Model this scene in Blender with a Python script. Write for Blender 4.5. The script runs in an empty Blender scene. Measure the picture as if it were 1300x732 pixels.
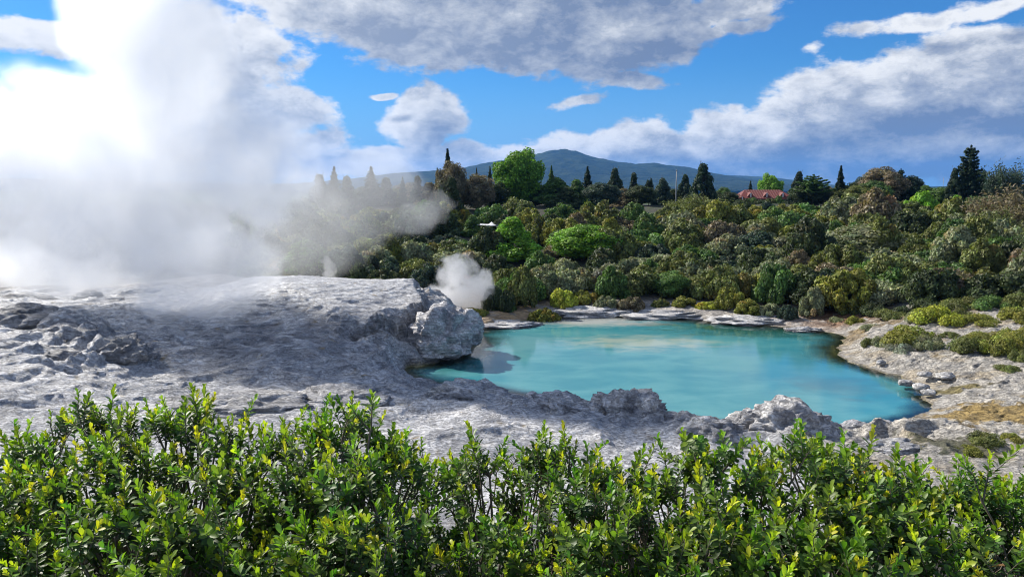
import bpy, math, random
import numpy as np
from mathutils import Vector, Matrix
R = math.radians
rng = np.random.default_rng(7)
random.seed(7)
scene = bpy.context.scene
COL = scene.collection

# ------------------------------------------------------------ camera
F = 982.0            # focal length in pixels of the 1300 px wide photograph
PITCH = R(7.43)
CAM_Z = 10.0
cam_d = bpy.data.cameras.new('camera')
cam = bpy.data.objects.new('camera', cam_d); COL.objects.link(cam)
cam_d.sensor_width = 36.0
cam_d.lens = 36.0 * F / 1300.0
cam_d.clip_start = 0.05; cam_d.clip_end = 40000
cam.location = (0, 0, CAM_Z); cam.rotation_euler = (R(90) - PITCH, 0, 0)
scene.camera = cam
CP, SP = math.cos(PITCH), math.sin(PITCH)

def ray(px, py):
    a = (px - 650) / F; b = (366 - py) / F
    return np.array([a, CP + b * SP, -SP + b * CP])
def on_z(px, py, z):
    d = ray(px, py); t = (z - CAM_Z) / d[2]
    return np.array([d[0] * t, d[1] * t, z])
def on_y(px, py, y):
    d = ray(px, py); t = y / d[1]
    return np.array([d[0] * t, y, CAM_Z + d[2] * t])
def to_px(x, y, z):
    dz = z - CAM_Z
    f = y * CP - dz * SP; u = y * SP + dz * CP
    return 650 + F * x / f, 366 - F * u / f

# ------------------------------------------------------------ noise
_P = np.random.default_rng(11).permutation(256).astype(np.int64)
_G2 = np.array([[math.cos(a), math.sin(a)] for a in np.linspace(0, 2 * math.pi, 257)[:-1]])
_g = np.random.default_rng(5).normal(size=(256, 3)); _G3 = _g / np.linalg.norm(_g, axis=1)[:, None]
def _f(t): return t * t * t * (t * (t * 6 - 15) + 10)
def noise2(x, y, seed=0):
    x = np.asarray(x, float) + seed * 17.31; y = np.asarray(y, float) + seed * 9.73
    ix = np.floor(x).astype(np.int64); iy = np.floor(y).astype(np.int64); fx = x - ix; fy = y - iy
    def c(i, j):
        g = _G2[_P[(_P[(ix + i) & 255] + iy + j) & 255]]
        return g[..., 0] * (fx - i) + g[..., 1] * (fy - j)
    u, v = _f(fx), _f(fy)
    a = c(0, 0); b = c(1, 0); d = c(0, 1); e = c(1, 1)
    return 1.5 * ((a + u * (b - a)) * (1 - v) + (d + u * (e - d)) * v)
def noise3(p, seed=0):
    p = p + seed * 13.7
    i = np.floor(p).astype(np.int64); f = p - i; u = _f(f); out = 0
    for a in (0, 1):
        for b in (0, 1):
            for c in (0, 1):
                g = _G3[_P[(_P[(_P[(i[:, 0] + a) & 255] + i[:, 1] + b) & 255] + i[:, 2] + c) & 255]]
                w = (u[:, 0] if a else 1 - u[:, 0]) * (u[:, 1] if b else 1 - u[:, 1]) * (u[:, 2] if c else 1 - u[:, 2])
                out = out + w * (g[:, 0] * (f[:, 0] - a) + g[:, 1] * (f[:, 1] - b) + g[:, 2] * (f[:, 2] - c))
    return out * 1.5
def fbm2(x, y, o=4, seed=0, gain=.5):
    s = 0; a = 1
    for k in range(o):
        s = s + a * noise2(x * 2 ** k, y * 2 ** k, seed + k); a *= gain
    return s
def ridge2(x, y, o=4, seed=0, gain=.5):
    s = 0; a = 1
    for k in range(o):
        s = s + a * (1 - 2.2 * np.abs(noise2(x * 2 ** k, y * 2 ** k, seed + k))); a *= gain
    return s
def fbm3(p, o=4, seed=0, gain=.5):
    s = 0; a = 1
    for k in range(o):
        s = s + a * noise3(p * 2 ** k, seed + k); a *= gain
    return s
def ridge3(p, o=4, seed=0, gain=.5):
    s = 0; a = 1
    for k in range(o):
        s = s + a * (1 - 2.2 * np.abs(noise3(p * 2 ** k, seed + k))); a *= gain
    return s
def sstep(a, b, x):
    t = np.clip((x - a) / (b - a), 0, 1); return t * t * (3 - 2 * t)

# ------------------------------------------------------------ mesh helpers
def mk_mesh(name, V, Fc, smooth=True, cols=None, mats=None, midx=None):
    V = np.ascontiguousarray(V, dtype=np.float32); me = bpy.data.meshes.new(name)
    if not isinstance(Fc, (list, tuple)): Fc = [Fc]
    Fc = [np.asarray(f, dtype=np.int32) for f in Fc if len(f)]
    me.vertices.add(len(V)); me.vertices.foreach_set('co', V.ravel())
    loops = np.concatenate([f.ravel() for f in Fc])
    tot = np.concatenate([np.full(len(f), f.shape[1], np.int32) for f in Fc])
    st = np.concatenate([[0], np.cumsum(tot)[:-1]]).astype(np.int32)
    me.loops.add(len(loops)); me.loops.foreach_set('vertex_index', loops)
    me.polygons.add(len(tot)); me.polygons.foreach_set('loop_start', st); me.polygons.foreach_set('loop_total', tot)
    me.polygons.foreach_set('use_smooth', np.full(len(tot), smooth))
    if mats:
        for m in mats: me.materials.append(m)
    if midx is not None: me.polygons.foreach_set('material_index', np.asarray(midx, np.int32))
    me.update(calc_edges=True)
    if cols:
        for k, c in cols.items():
            c = np.asarray(c, np.float32)
            if c.ndim == 1:
                at = me.attributes.new(k, 'FLOAT', 'POINT'); at.data.foreach_set('value', c)
            else:
                if c.shape[1] == 3: c = np.c_[c, np.ones(len(c), np.float32)]
                at = me.attributes.new(k, 'FLOAT_COLOR', 'POINT'); at.data.foreach_set('color', c.ravel())
    me.validate()
    return me
def obj(name, me, parent=None, loc=(0, 0, 0), **props):
    o = bpy.data.objects.new(name, me); COL.objects.link(o); o.location = loc
    if parent: o.parent = parent
    for k, v in props.items(): o[k] = v
    return o
class MB:
    "collects arrays of vertices and faces"
    def __init__(s): s.V = []; s.T = []; s.Q = []; s.n = 0; s.C = []; s.A = []
    def add(s, V, tris=None, quads=None, col=None):
        V = np.asarray(V, float)
        if tris is not None: s.T.append(np.asarray(tris) + s.n)
        if quads is not None: s.Q.append(np.asarray(quads) + s.n)
        s.V.append(V); s.n += len(V)
        if col is not None:
            c = np.asarray(col, float)
            s.C.append(np.tile(c, (len(V), 1)) if c.ndim == 1 else c)
    def box(s, c, h, rz=0, col=None):
        x = np.array([[i, j, k] for i in (-1, 1) for j in (-1, 1) for k in (-1, 1)]) * np.array(h)
        if rz: x = x @ np.array([[math.cos(rz), math.sin(rz), 0], [-math.sin(rz), math.cos(rz), 0], [0, 0, 1]])
        s.add(x + np.array(c), quads=[[0, 1, 3, 2], [4, 6, 7, 5], [0, 4, 5, 1], [2, 3, 7, 6], [0, 2, 6, 4], [1, 5, 7, 3]], col=col)
    def tube(s, pts, rad, k=6, col=None, cap=True):
        pts = np.asarray(pts, float); n = len(pts); rad = np.broadcast_to(rad, (n,))
        t = np.gradient(pts, axis=0); t /= np.linalg.norm(t, axis=1)[:, None] + 1e-9
        up = np.array([0, 0, 1.]) if abs(t[0, 2]) < .9 else np.array([1., 0, 0])
        a = np.cross(t, up); a /= np.linalg.norm(a, axis=1)[:, None] + 1e-9; b = np.cross(t, a)
        th = np.arange(k) * 2 * math.pi / k
        V = pts[:, None, :] + rad[:, None, None] * (np.cos(th)[None, :, None] * a[:, None, :] + np.sin(th)[None, :, None] * b[:, None, :])
        q = [[i * k + j, i * k + (j + 1) % k, (i + 1) * k + (j + 1) % k, (i + 1) * k + j] for i in range(n - 1) for j in range(k)]
        V = V.reshape(-1, 3); tr = None
        if cap:
            V = np.r_[V, pts[:1], pts[-1:]]
            tr = [[n * k, (j + 1) % k, j] for j in range(k)] + [[n * k + 1, (n - 1) * k + j, (n - 1) * k + (j + 1) % k] for j in range(k)]
        s.add(V, tris=tr, quads=q, col=col)
    def mesh(s, name, mat, smooth=True, cname='col'):
        V = np.concatenate(s.V); Fc = []
        if s.T: Fc.append(np.concatenate(s.T))
        if s.Q: Fc.append(np.concatenate(s.Q))
        return mk_mesh(name, V, Fc, smooth, {cname: np.concatenate(s.C)} if s.C else None, [mat])
_ico = {}
def ico(sub):
    if sub not in _ico:
        import bmesh
        bm = bmesh.new(); bmesh.ops.create_icosphere(bm, subdivisions=sub, radius=1)
        V = np.array([v.co[:] for v in bm.verts]); T = np.array([[v.index for v in f.verts] for f in bm.faces]); bm.free()
        _ico[sub] = (V / np.linalg.norm(V, axis=1)[:, None], T)
    return _ico[sub]

# ------------------------------------------------------------ node helpers
class NT:
    def __init__(s, tree): s.t = tree; s.n = tree.nodes; s.l = tree.links
    def node(s, typ, **kw):
        n = s.n.new(typ)
        for k, v in kw.items():
            if k == 'ins':
                for kk, vv in v.items():
                    if isinstance(vv, bpy.types.NodeSocket): s.l.new(vv, n.inputs[kk])
                    else: n.inputs[kk].default_value = vv
            else: setattr(n, k, v)
        return n
    def m(s, op, a, b=None, c=None, clamp=False):
        n = s.node('ShaderNodeMath', operation=op, use_clamp=clamp)
        for i, v in enumerate((a, b, c)):
            if v is None: continue
            if isinstance(v, bpy.types.NodeSocket): s.l.new(v, n.inputs[i])
            else: n.inputs[i].default_value = v
        return n.outputs[0]
    def vm(s, op, a, b=None, sc=None):
        n = s.node('ShaderNodeVectorMath', operation=op)
        for i, v in enumerate((a, b)):
            if v is None: continue
            if isinstance(v, bpy.types.NodeSocket): s.l.new(v, n.inputs[i])
            else: n.inputs[i].default_value = v
        if sc is not None:
            if isinstance(sc, bpy.types.NodeSocket): s.l.new(sc, n.inputs['Scale'])
            else: n.inputs['Scale'].default_value = sc
        return n.outputs['Value'] if op in ('LENGTH', 'DOT_PRODUCT', 'DISTANCE') else n.outputs[0]
    def mix(s, f, a, b, blend='MIX'):
        n = s.node('ShaderNodeMix', data_type='RGBA', blend_type=blend)
        for i, v in ((0, f), (6, a), (7, b)):
            if isinstance(v, bpy.types.NodeSocket): s.l.new(v, n.inputs[i])
            elif i == 0: n.inputs[0].default_value = v
            else: n.inputs[i].default_value = (*v, 1) if len(v) == 3 else v
        return n.outputs[2]
    def mapr(s, v, a, b, c=0, d=1, smooth=True):
        n = s.node('ShaderNodeMapRange', interpolation_type='SMOOTHSTEP' if smooth else 'LINEAR')
        s.l.new(v, n.inputs[0])
        for i, x in enumerate((a, b, c, d)): n.inputs[i + 1].default_value = x
        return n.outputs[0]
    def noise(s, vec, scale, detail=4, rough=.5, dist=0, lac=2, out=0):
        n = s.node('ShaderNodeTexNoise')
        if vec is not None: s.l.new(vec, n.inputs['Vector'])
        n.inputs['Scale'].default_value = scale; n.inputs['Detail'].default_value = detail
        n.inputs['Roughness'].default_value = rough; n.inputs['Distortion'].default_value = dist
        n.inputs['Lacunarity'].default_value = lac
        return n.outputs[out]
    def combine(s, x, y, z):
        n = s.node('ShaderNodeCombineXYZ')
        for i, v in enumerate((x, y, z)):
            if isinstance(v, bpy.types.NodeSocket): s.l.new(v, n.inputs[i])
            else: n.inputs[i].default_value = v
        return n.outputs[0]
    def sep(s, v):
        n = s.node('ShaderNodeSeparateXYZ'); s.l.new(v, n.inputs[0]); return n.outputs
    def mapping(s, v, loc=(0, 0, 0), rot=(0, 0, 0), sc=(1, 1, 1), kind='POINT'):
        n = s.node('ShaderNodeMapping', vector_type=kind); s.l.new(v, n.inputs[0])
        n.inputs[1].default_value = loc; n.inputs[2].default_value = rot; n.inputs[3].default_value = sc
        return n.outputs[0]
def new_mat(name):
    m = bpy.data.materials.new(name); m.use_nodes = True; m.node_tree.nodes.clear()
    nt = NT(m.node_tree); out = nt.node('ShaderNodeOutputMaterial')
    return m, nt, out
# ------------------------------------------------------------ sun and sky
SUN_AZ, SUN_EL = R(-55), R(37)       # azimuth from +Y towards +X
SUN = np.array([math.sin(SUN_AZ) * math.cos(SUN_EL), math.cos(SUN_AZ) * math.cos(SUN_EL), math.sin(SUN_EL)])
sl = bpy.data.lights.new('sun', 'SUN'); sl.energy = 5.0; sl.angle = R(.53); sl.color = (1, .94, .84)
so = bpy.data.objects.new('sun', sl); COL.objects.link(so)
so.rotation_euler = Vector(SUN).to_track_quat('Z', 'Y').to_euler(); so.location = (0, 0, 60)

w = bpy.data.worlds.new('World'); scene.world = w; w.use_nodes = True
nt = NT(w.node_tree); nt.n.clear()
def ang(px, py):
    d = ray(px, py); return math.atan2(d[0], d[1]), math.atan2(d[2], math.hypot(d[0], d[1]))
# (px, py, rx, ry, rotation, weight)
CLOUDS = [
 (470, 10, 190, 62, -6, 1.05), (620, 30, 200, 54, 8, 1.15), (770, 48, 170, 52, 6, 1.1), (880, 22, 120, 34, 10, 1.0), (700, -50, 380, 80, 0, 1.1),
 (5, 36, 105, 24, -8, .8), (270, 150, 160, 60, -10, 1.0), (380, 184, 80, 26, 0, .8), (265, 60, 120, 60, 0, .75),
 (543, 150, 54, 38, 5, 1.25), (525, 158, 28, 20, 0, 1.2), (620, 204, 230, 24, 0, 1.0), (460, 208, 150, 20, 0, .9), (765, 184, 115, 28, 6, .95),
 (1150, 135, 300, 70, 14, 1.25), (1290, 130, 230, 90, 5, 1.3), (985, 170, 170, 48, 10, 1.15), (1200, 182, 280, 60, 0, 1.25), (890, 196, 150, 32, 0, 1.05),
 (1165, 24, 105, 13, 12, .5), (1270, 2, 110, 13, 6, .6), (795, 108, 52, 11, 4, .6), (738, 132, 44, 9, 8, .55), (490, 122, 20, 5, 0, .8),
 (1100, 222, 300, 11, 0, .75), (930, 40, 60, 12, 12, .8)]
def cloud_group():
    g = bpy.data.node_groups.new('cloud_density', 'ShaderNodeTree')
    g.interface.new_socket('Vector', in_out='INPUT', socket_type='NodeSocketVector')
    g.interface.new_socket('Density', in_out='OUTPUT', socket_type='NodeSocketFloat')
    t = NT(g); gi = t.node('NodeGroupInput'); go = t.node('NodeGroupOutput'); v = gi.outputs[0]
    # domain warp, then soft union of cloud banks
    wv = t.noise(v, 9, 2, .5, out=1)
    wv2 = t.vm('SCALE', t.vm('SUBTRACT', wv, (.5, .5, .5)), sc=.055)
    vv = t.vm('ADD', v, wv2)
    acc = None
    for (px, py, rx, ry, rot, wgt) in CLOUDS:
        a, e = ang(px, py)
        vi = vv
        if acc is not None:          # evaluated one after the other, to keep the shader small
            nn = t.node('ShaderNodeVectorMath', operation='MULTIPLY_ADD'); t.l.new(acc, nn.inputs[0]); nn.inputs[1].default_value = (1e-8,) * 3; t.l.new(vv, nn.inputs[2]); vi = nn.outputs[0]
        q = t.mapping(vi, (a, e, 0), (0, 0, R(rot)), (rx / F, ry / F, 1e3), 'TEXTURE')
        d = t.m('MULTIPLY_ADD', t.vm('LENGTH', q), -wgt, wgt + .02)
        acc = d if acc is None else t.m('SMOOTH_MAX', acc, d, .06)
    # elsewhere in the sky, loose clouds
    s = t.sep(v)
    away = t.m('MAXIMUM', t.mapr(t.m('ABSOLUTE', s[0]), .72, .95), t.mapr(s[1], .34, .5))
    gen = t.m('MULTIPLY', t.mapr(t.noise(v, 1.6, 3, .5), .42, .62, -.3, .7), away)
    acc = t.m('MAXIMUM', acc, t.m('SUBTRACT', gen, t.m('MULTIPLY', t.m('SUBTRACT', 1, away), 1)))
    sv = t.mapping(v, sc=(1, 1.75, 1))
    n1 = t.m('SUBTRACT', t.noise(sv, 9.5, 10, .6, .12), .5)
    n2 = t.m('SUBTRACT', t.noise(sv, 26, 5, .6), .5)
    den = t.m('ADD', acc, t.m('ADD', t.m('MULTIPLY', n1, 1.45), t.m('MULTIPLY', n2, .8)))
    t.l.new(den, go.inputs[0]); return g
CG = cloud_group()
tc = nt.node('ShaderNodeTexCoord'); d = nt.sep(tc.outputs['Generated'])
az = nt.m('ARCTAN2', d[0], d[1]); el = nt.m('ARCTAN2', d[2], nt.m('SQRT', nt.m('ADD', nt.m('MULTIPLY', d[0], d[0]), nt.m('MULTIPLY', d[1], d[1]))))
v = nt.combine(az, el, 0)
def dens(vec):
    n = nt.node('ShaderNodeGroup'); n.node_tree = CG; nt.l.new(vec, n.inputs[0]); return n.outputs[0]
D0 = dens(v)
def after(off, d):
    nn = nt.node('ShaderNodeVectorMath', operation='MULTIPLY_ADD'); nt.l.new(d, nn.inputs[0]); nn.inputs[1].default_value = (1e-8,) * 3; nn.inputs[2].default_value = off
    return nt.vm('ADD', v, nn.outputs[0])
D1 = dens(after((-.022, .026, 0), D0))
D2 = dens(after((-.05, .07, 0), D1))
cover = nt.mapr(D0, -.02, .26)
pos_ = lambda x: nt.m('MAXIMUM', x, 0)
tau = nt.m('ADD', nt.m('ADD', nt.m('MULTIPLY', pos_(D1), .9), nt.m('MULTIPLY', pos_(D2), .9)), nt.m('MULTIPLY', pos_(D0), .55))
glow = nt.m('EXPONENT', nt.m('MULTIPLY', tau, -1.55))
rim = nt.m('MULTIPLY', nt.m('SUBTRACT', D0, D1), .9)
tex = nt.m('SUBTRACT', nt.noise(nt.mapping(v, sc=(1, 1.7, 1)), 22, 10, .68, .2), .5)
edge = nt.mapr(D0, .1, .7, .40, 0)
lit = nt.m('ADD', nt.m('ADD', nt.m('MULTIPLY', glow, .72), nt.m('MULTIPLY', rim, .75)), nt.m('ADD', edge, nt.m('MULTIPLY', tex, 2.1)))
sky = nt.node('ShaderNodeTexSky', sky_type='NISHITA', sun_disc=False, sun_elevation=SUN_EL, sun_rotation=SUN_AZ % (2 * math.pi),
              altitude=300, air_density=1.0, dust_density=.4, ozone_density=2.2)
SKY_S = .062
skyc = nt.mix(1, sky.outputs[0], (.32, .83, 1.38), 'MULTIPLY')
# colours below are radiance divided by the sky strength
k = 1 / SKY_S
CLS = .78
def kk(c): return tuple(x * k * CLS for x in c)
bright = kk((.86, .87, .88)); mid = kk((.47, .51, .58)); dark = kk((.17, .23, .36))
# towards the sun (left) the banks are whiter, towards the right greyer
side = nt.mapr(az, -.5, .25)
dark2 = nt.mix(side, kk((.36, .41, .51)), dark)
mid2 = nt.mix(side, kk((.70, .73, .78)), mid)
brt2 = nt.mix(side, kk((.88, .89, .91)), bright)
cc = nt.mix(nt.mapr(lit, -.15, .6, 0, 1, False), dark2, mid2)
cc = nt.mix(nt.mapr(lit, .52, 1.2, 0, 1, False), cc, brt2)
up = nt.mapr(el, -.01, .01)
low = nt.mapr(el, .0, .16)
skyc2 = nt.mix(low, nt.mix(.75, skyc, kk((.26, .46, .80))), skyc)
out = nt.mix(nt.m('MULTIPLY', cover, up), skyc2, cc)
bg = nt.node('ShaderNodeBackground'); nt.l.new(out, bg.inputs[0]); bg.inputs[1].default_value = SKY_S
wo = nt.node('ShaderNodeOutputWorld'); nt.l.new(bg.outputs[0], wo.inputs[0])
w.cycles.sampling_method = 'MANUAL'; w.cycles.sample_map_resolution = 512
scene.view_settings.view_transform = 'Standard'; scene.view_settings.look = 'None'
scene.view_settings.exposure = .5; scene.view_settings.gamma = 1
scene.cycles.use_denoising = True; scene.cycles.pixel_filter_type = 'BLACKMAN_HARRIS'; scene.cycles.filter_width = 1.05
scene.cycles.max_bounces = 16; scene.cycles.diffuse_bounces = 2; scene.cycles.glossy_bounces = 2
scene.cycles.transmission_bounces = 4; scene.cycles.transparent_max_bounces = 10; scene.cycles.volume_bounces = 3
scene.cycles.use_fast_gi = False
# ------------------------------------------------------------ terrain
SHORE_PX = [(600,424),(625,416),(650,410),(680,405),(720,402),(760,400),(820,402),(870,405),(920,409),(960,413),(1000,415),(1050,421),(1072,429),(1066,440),(1068,452),(1085,461),
 (1110,470),(1140,479),(1165,487),(1176,495),(1168,502),(1180,512),(1172,524),(1150,533),(1120,540),(1080,545),(1030,545),(960,541),(900,537),(850,534),(790,528),(740,520),(690,507),(640,499),(600,494),(560,489),
 (532,483),(515,476),(517,468),(535,463),(560,459),(580,451),(596,441),(607,431)]
SH = np.array([on_z(a, b, 0)[:2] for a, b in SHORE_PX])
def catmull(P, k=6):
    n = len(P); out = []
    for i in range(n):
        a, b, c, d = P[(i - 1) % n], P[i], P[(i + 1) % n], P[(i + 2) % n]
        for t in np.arange(k) / k:
            out.append(.5 * ((2 * b) + (c - a) * t + (2 * a - 5 * b + 4 * c - d) * t * t + (3 * b - a - 3 * c + d) * t ** 3))
    return np.array(out)
SHC = catmull(SH)
def sdf(X, Y, poly):
    "signed distance, positive inside"
    n = len(poly); d2 = np.full(X.shape, 1e18); ins = np.zeros(X.shape, bool)
    for i in range(n):
        ax, ay = poly[i]; bx, by = poly[(i + 1) % n]; ex, ey = bx - ax, by - ay
        t = np.clip(((X - ax) * ex + (Y - ay) * ey) / (ex * ex + ey * ey + 1e-12), 0, 1)
        d2 = np.minimum(d2, (X - ax - t * ex) ** 2 + (Y - ay - t * ey) ** 2)
        c = (ay > Y) != (by > Y)
        if ey != 0: ins ^= c & (X < ex * (Y - ay) / ey + ax)
    return np.where(ins, 1, -1) * np.sqrt(d2)
CTRL = [ # px, py, z : ground seen there at that height
 (625,407,.35),(600,403,.5),(575,400,.6),(680,398,.35),(760,394,.4),(850,396,.35),(940,401,.35),(1000,408,.2),(1040,407,.2),(1100,403,.6),
 (1120,415,1.0),(1200,408,1.7),(1300,396,2.2),(1080,425,.35),(1130,432,.9),(1200,430,1.2),(1300,430,1.6),(1090,450,.35),(1150,455,.6),(1300,460,1.1),(1220,480,.45),(1300,500,.5),(1230,512,.3),(1300,545,.4),(1200,540,.25),
 (1250,600,.4),(1150,570,.45),(1100,600,.7),(1180,495,.15),(1195,515,.15),
 (560,496,.55),(600,499,.75),(640,504,.8),(690,515,.75),(740,527,.6),(790,536,.45),(850,542,.25),(900,546,.4),(960,550,.6),(1030,552,.4),(1090,556,.25),(1150,545,.2),
 (500,600,1.0),(300,600,1.2),(700,600,.8),(100,620,1.6),(900,650,.6),(1100,650,.6),(1300,700,.6),(600,720,1.4),(0,720,2.5),(300,730,1.6),
 (200,540,1.1),(400,520,1.0),(550,550,1.1),(640,540,1.0),(480,500,.7),(300,500,1.0),(0,520,1.7),(100,500,1.6),(0,450,2.3),(60,420,2.4),(60,400,2.6),(190,480,1.2),(150,430,1.9),(110,405,2.5),(0,370,2.7),(100,374,2.8),(200,372,3.1),
 (-150,520,2.0),(-150,400,3.0),(-300,450,3),
 # dome (lower surface, the wall step comes on top)
 (250,486,1.1),(330,494,1.0),(420,490,.85),(470,478,.9),(505,470,.6),(240,455,1.7),(330,465,1.6),(400,460,1.6),(450,440,1.5),(500,452,1.0),(525,440,1.2),
 (330,430,1.9),(250,430,2.0),(400,420,1.9),(200,420,2.2)]
PTS = [(*on_z(a, b, z)[:2], z) for a, b, z in CTRL]
PTS += [(x, y, 0.05) for x, y in SH[::2]]
PTS += [ # world points
 (-6.6,42.6,.95),(-5.2,43.2,.7),(-4.6,45.4,1.5),(-3.9,47.4,1.5),(-3.2,49,1.35),(-2.9,50.6,1.2),(-4.4,49,2.0),(-4.6,51.5,2.2),(-3.6,52.6,1.5),(-5.9,53.6,2.4),(-5.2,56,1.2),(-7,47,1.9),(-8,44.5,1.8),(-9,48,2.3),(-12,50,2.4),(-14,46,2.3),(-16,52,2.3),
 (-8,57,1.6),(-13,60,1.8),(-20,60,2.4),(-8,63,1.0),(-15,66,1.6),(-3,60,.7),(-25,66,2.6)]
for u in np.linspace(-1.1, 1.1, 9):      # slope under the viewer, hill behind the pool, plateau
    PTS += [(u * 3, 1, 8.4), (u * 4, 2.2, 8.0), (u * 5 , 3.6, 7.2), (u * 9, 7, 5.2), (u * 14, 13, 3.0), (u * 20, 19, 1.7 - u * .8)]
    for dd, zz in ((67, .9 + max(0, u - .2) * 4.5), (78, 2.0 + max(0, u - .2) * 3.6), (92, 3.6), (110, 5.5), (124, 6.7), (140, 6.7), (160, 6.4), (220, 5)):
        PTS.append((u * dd, dd, zz + (.4 if u > .3 else 0)))
PTS = np.array(PTS)
_A = np.sqrt(((PTS[:, None, :2] - PTS[None, :, :2]) ** 2).sum(-1) + .09)
_W = np.linalg.solve(_A + np.eye(len(PTS)) * .02, PTS[:, 2] - 2.0)
def rbf(X, Y):
    s = np.zeros(X.shape)
    for (a, b, _z), w_ in zip(PTS, _W): s += w_ * np.sqrt((X - a) ** 2 + (Y - b) ** 2 + .09)
    return s + 2.0
WALL = np.array([(-12.5,40.6),(-10.6,41.2),(-8.7,42.1),(-7.2,43.4),(-6.0,45.0),(-5.6,47.0),(-5.9,49.2),(-6.6,51.6),(-7.6,54.2),(-10.5,56.5),(-15,57.5),(-20,56),(-23,51),(-22,46),(-19,42.5),(-16,41)])
WALLC = catmull(WALL, 5)
def footy(X, Y): return np.interp(X / np.maximum(Y, 1), [-1, -.1, 0, .28, .38, .46, .55, .7, 1.2], [66, 66, 63.3, 63, 60.5, 57, 54, 51.5, 50])
def height(X, Y, fine=True):
    far = sstep(150, 260, Y)
    H = rbf(X, np.minimum(Y, 230)); H = H * (1 - far) + (5 - 26 * sstep(260, 900, Y)) * far
    sd = sdf(X, Y, SHC)
    wob = .35 * fbm2(X * .8, Y * .8, 4, 3) * sstep(2, 20, 60 - np.abs(Y - 50))
    sdp = sd + wob * .8
    # plateau with a fluted wall on its right side
    sw = sdf(X, Y, WALLC)
    near_wall = np.exp(-((X + 8) ** 2 / 22 + (Y - 44) ** 2 / 60))
    flute = .30 * ridge2(X * 1.3, Y * 1.3, 3, 21) + .35 * noise2(X * .5, Y * .5, 5)
    right = sstep(-13.5, -8.5, X + .22 * (Y - 45))
    wid = 7 + (-6.35) * right
    st = sstep(0, 1, (sw + flute * right + .2) / wid)
    H = H + (1.0 + .85 * sstep(0, 8, sw)) * st
    H = H - .75 * np.exp(-((X + 5.6) ** 2 / .55 + (Y - 46.2) ** 2 / 1.3)) * (1 - st)      # hollow beside the wall
    rough = dict()
    # rock relief
    land = sstep(0, 1.2, -sdp)
    zone_near = sstep(24, 28, Y) * sstep(62, 56, Y) * sstep(19, 15, X)
    dome = sstep(-1, 3, sw)
    rug = np.exp(-(((X + 20.5) / 3.2) ** 2 + ((Y - 37) / 3.4) ** 2) ** 1.0)
    rim = np.exp(-((sd + 1.6) / 1.8) ** 2) * sstep(48, 42, Y)
    X2 = X + .6 * noise2(X * .4, Y * .4, 8); Y2 = Y + .6 * noise2(X * .4, Y * .4, 9)
    H += land * zone_near * (.24 * ridge2(X2 * .24, Y2 * .38, 5, 1, .4) * (1 - .75 * dome) + .50 * rim * (ridge2(X2 * .36, Y2 * .5, 5, 31, .36) - .5))
    H += rug * (.75 * ridge2(X2 * .42, Y2 * .55, 5, 40, .42) + .1)
    H += .08 * ridge2(X2 * .45, Y2 * .9, 4, 50, .4) * dome * (1 - sstep(3.4, 3.7, H) * .7)
    q = H * 3.2 + .9 * noise2(X * .5, Y * .5, 51) + .4 * noise2(X * 1.6, Y * 1.6, 52)     # little rimstone steps
    H += .055 * (sstep(.55, .95, q - np.floor(q)) - (q - np.floor(q))) * sstep(-4, 0, sw) * (1 - right * .6) * land
    lipz = right * (1 - st) * sstep(-7, -1, sw) * sstep(40, 42, Y)
    H += land * lipz * .28 * (ridge2(X * .55, Y * .55, 5, 60) - .3)
    rb = sstep(10, 16, X) * sstep(62, 54, Y) * sstep(24, 30, Y)      # right bank: cobbly crust
    H += land * rb * (.10 * ridge2(X * .9, Y * .9, 5, 70) + .05 * noise2(X * 3, Y * 3, 4))
    FY = footy(X, Y); hill = sstep(FY - 4, FY + 6, Y)
    H += hill * .5 * fbm2(X * .08, Y * .08, 3, 80) * (1 - far)
    # ledges: flat steps in the crust near the pool
    H += land * .022 * ridge2(X * 2.6, Y * 2.6, 3, 90) * sstep(20, 26, Y) * (1 - hill)
    bay = .25 * noise2(X * 1.1, Y * 1.1, 77)
    Hin = -np.minimum(1.6, np.maximum(0, sdp) * (.22 + .25 * sstep(46, 38, Y)))
    # land next to the water comes down to it, gently on the right and far shore, steeply at the rocks
    soft = np.where((X > 8) | (Y > 53), 1.6, .5)
    t = np.clip(-sdp / soft, 0, 1)
    Hout = np.maximum(H, .02) * (t ** .7) + .015
    H = np.where(sdp > 0, Hin, np.where(Y < 70, Hout, H))
    return H, sd, sdp, sw, st, dome, rug, right
def ground_z(x, y):
    return float(height(np.array([float(x)]), np.array([float(y)]))[0][0])

rows = [1.2]
while rows[-1] < 26: rows.append(rows[-1] * 1.016)
while rows[-1] < 66: rows.append(rows[-1] + .085 + .0006 * (rows[-1] - 26))
while rows[-1] < 200: rows.append(rows[-1] * 1.012)
while rows[-1] < 12000: rows.append(rows[-1] * 1.08)
rows = np.array(rows); NU = 980
us = np.linspace(-1.15, 1.15, NU)
YY, UU = np.meshgrid(rows, us, indexing='ij'); XX = UU * YY
X = XX.ravel(); Y = YY.ravel()
H, sd, sdp, sw, st, dome, rug, right = height(X, Y)
print('terrain verts', len(X))
# sideways displacement breaks the steep faces
P3 = np.c_[X, Y, H]
nearz = sstep(27, 30, Y) * sstep(60, 56, Y)
dx = .16 * fbm3(P3 * np.array([1.1, 1.1, 2.2]), 3, 3) * nearz; dy = .16 * fbm3(P3 * np.array([1.1, 1.1, 2.2]), 3, 9) * nearz
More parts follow.
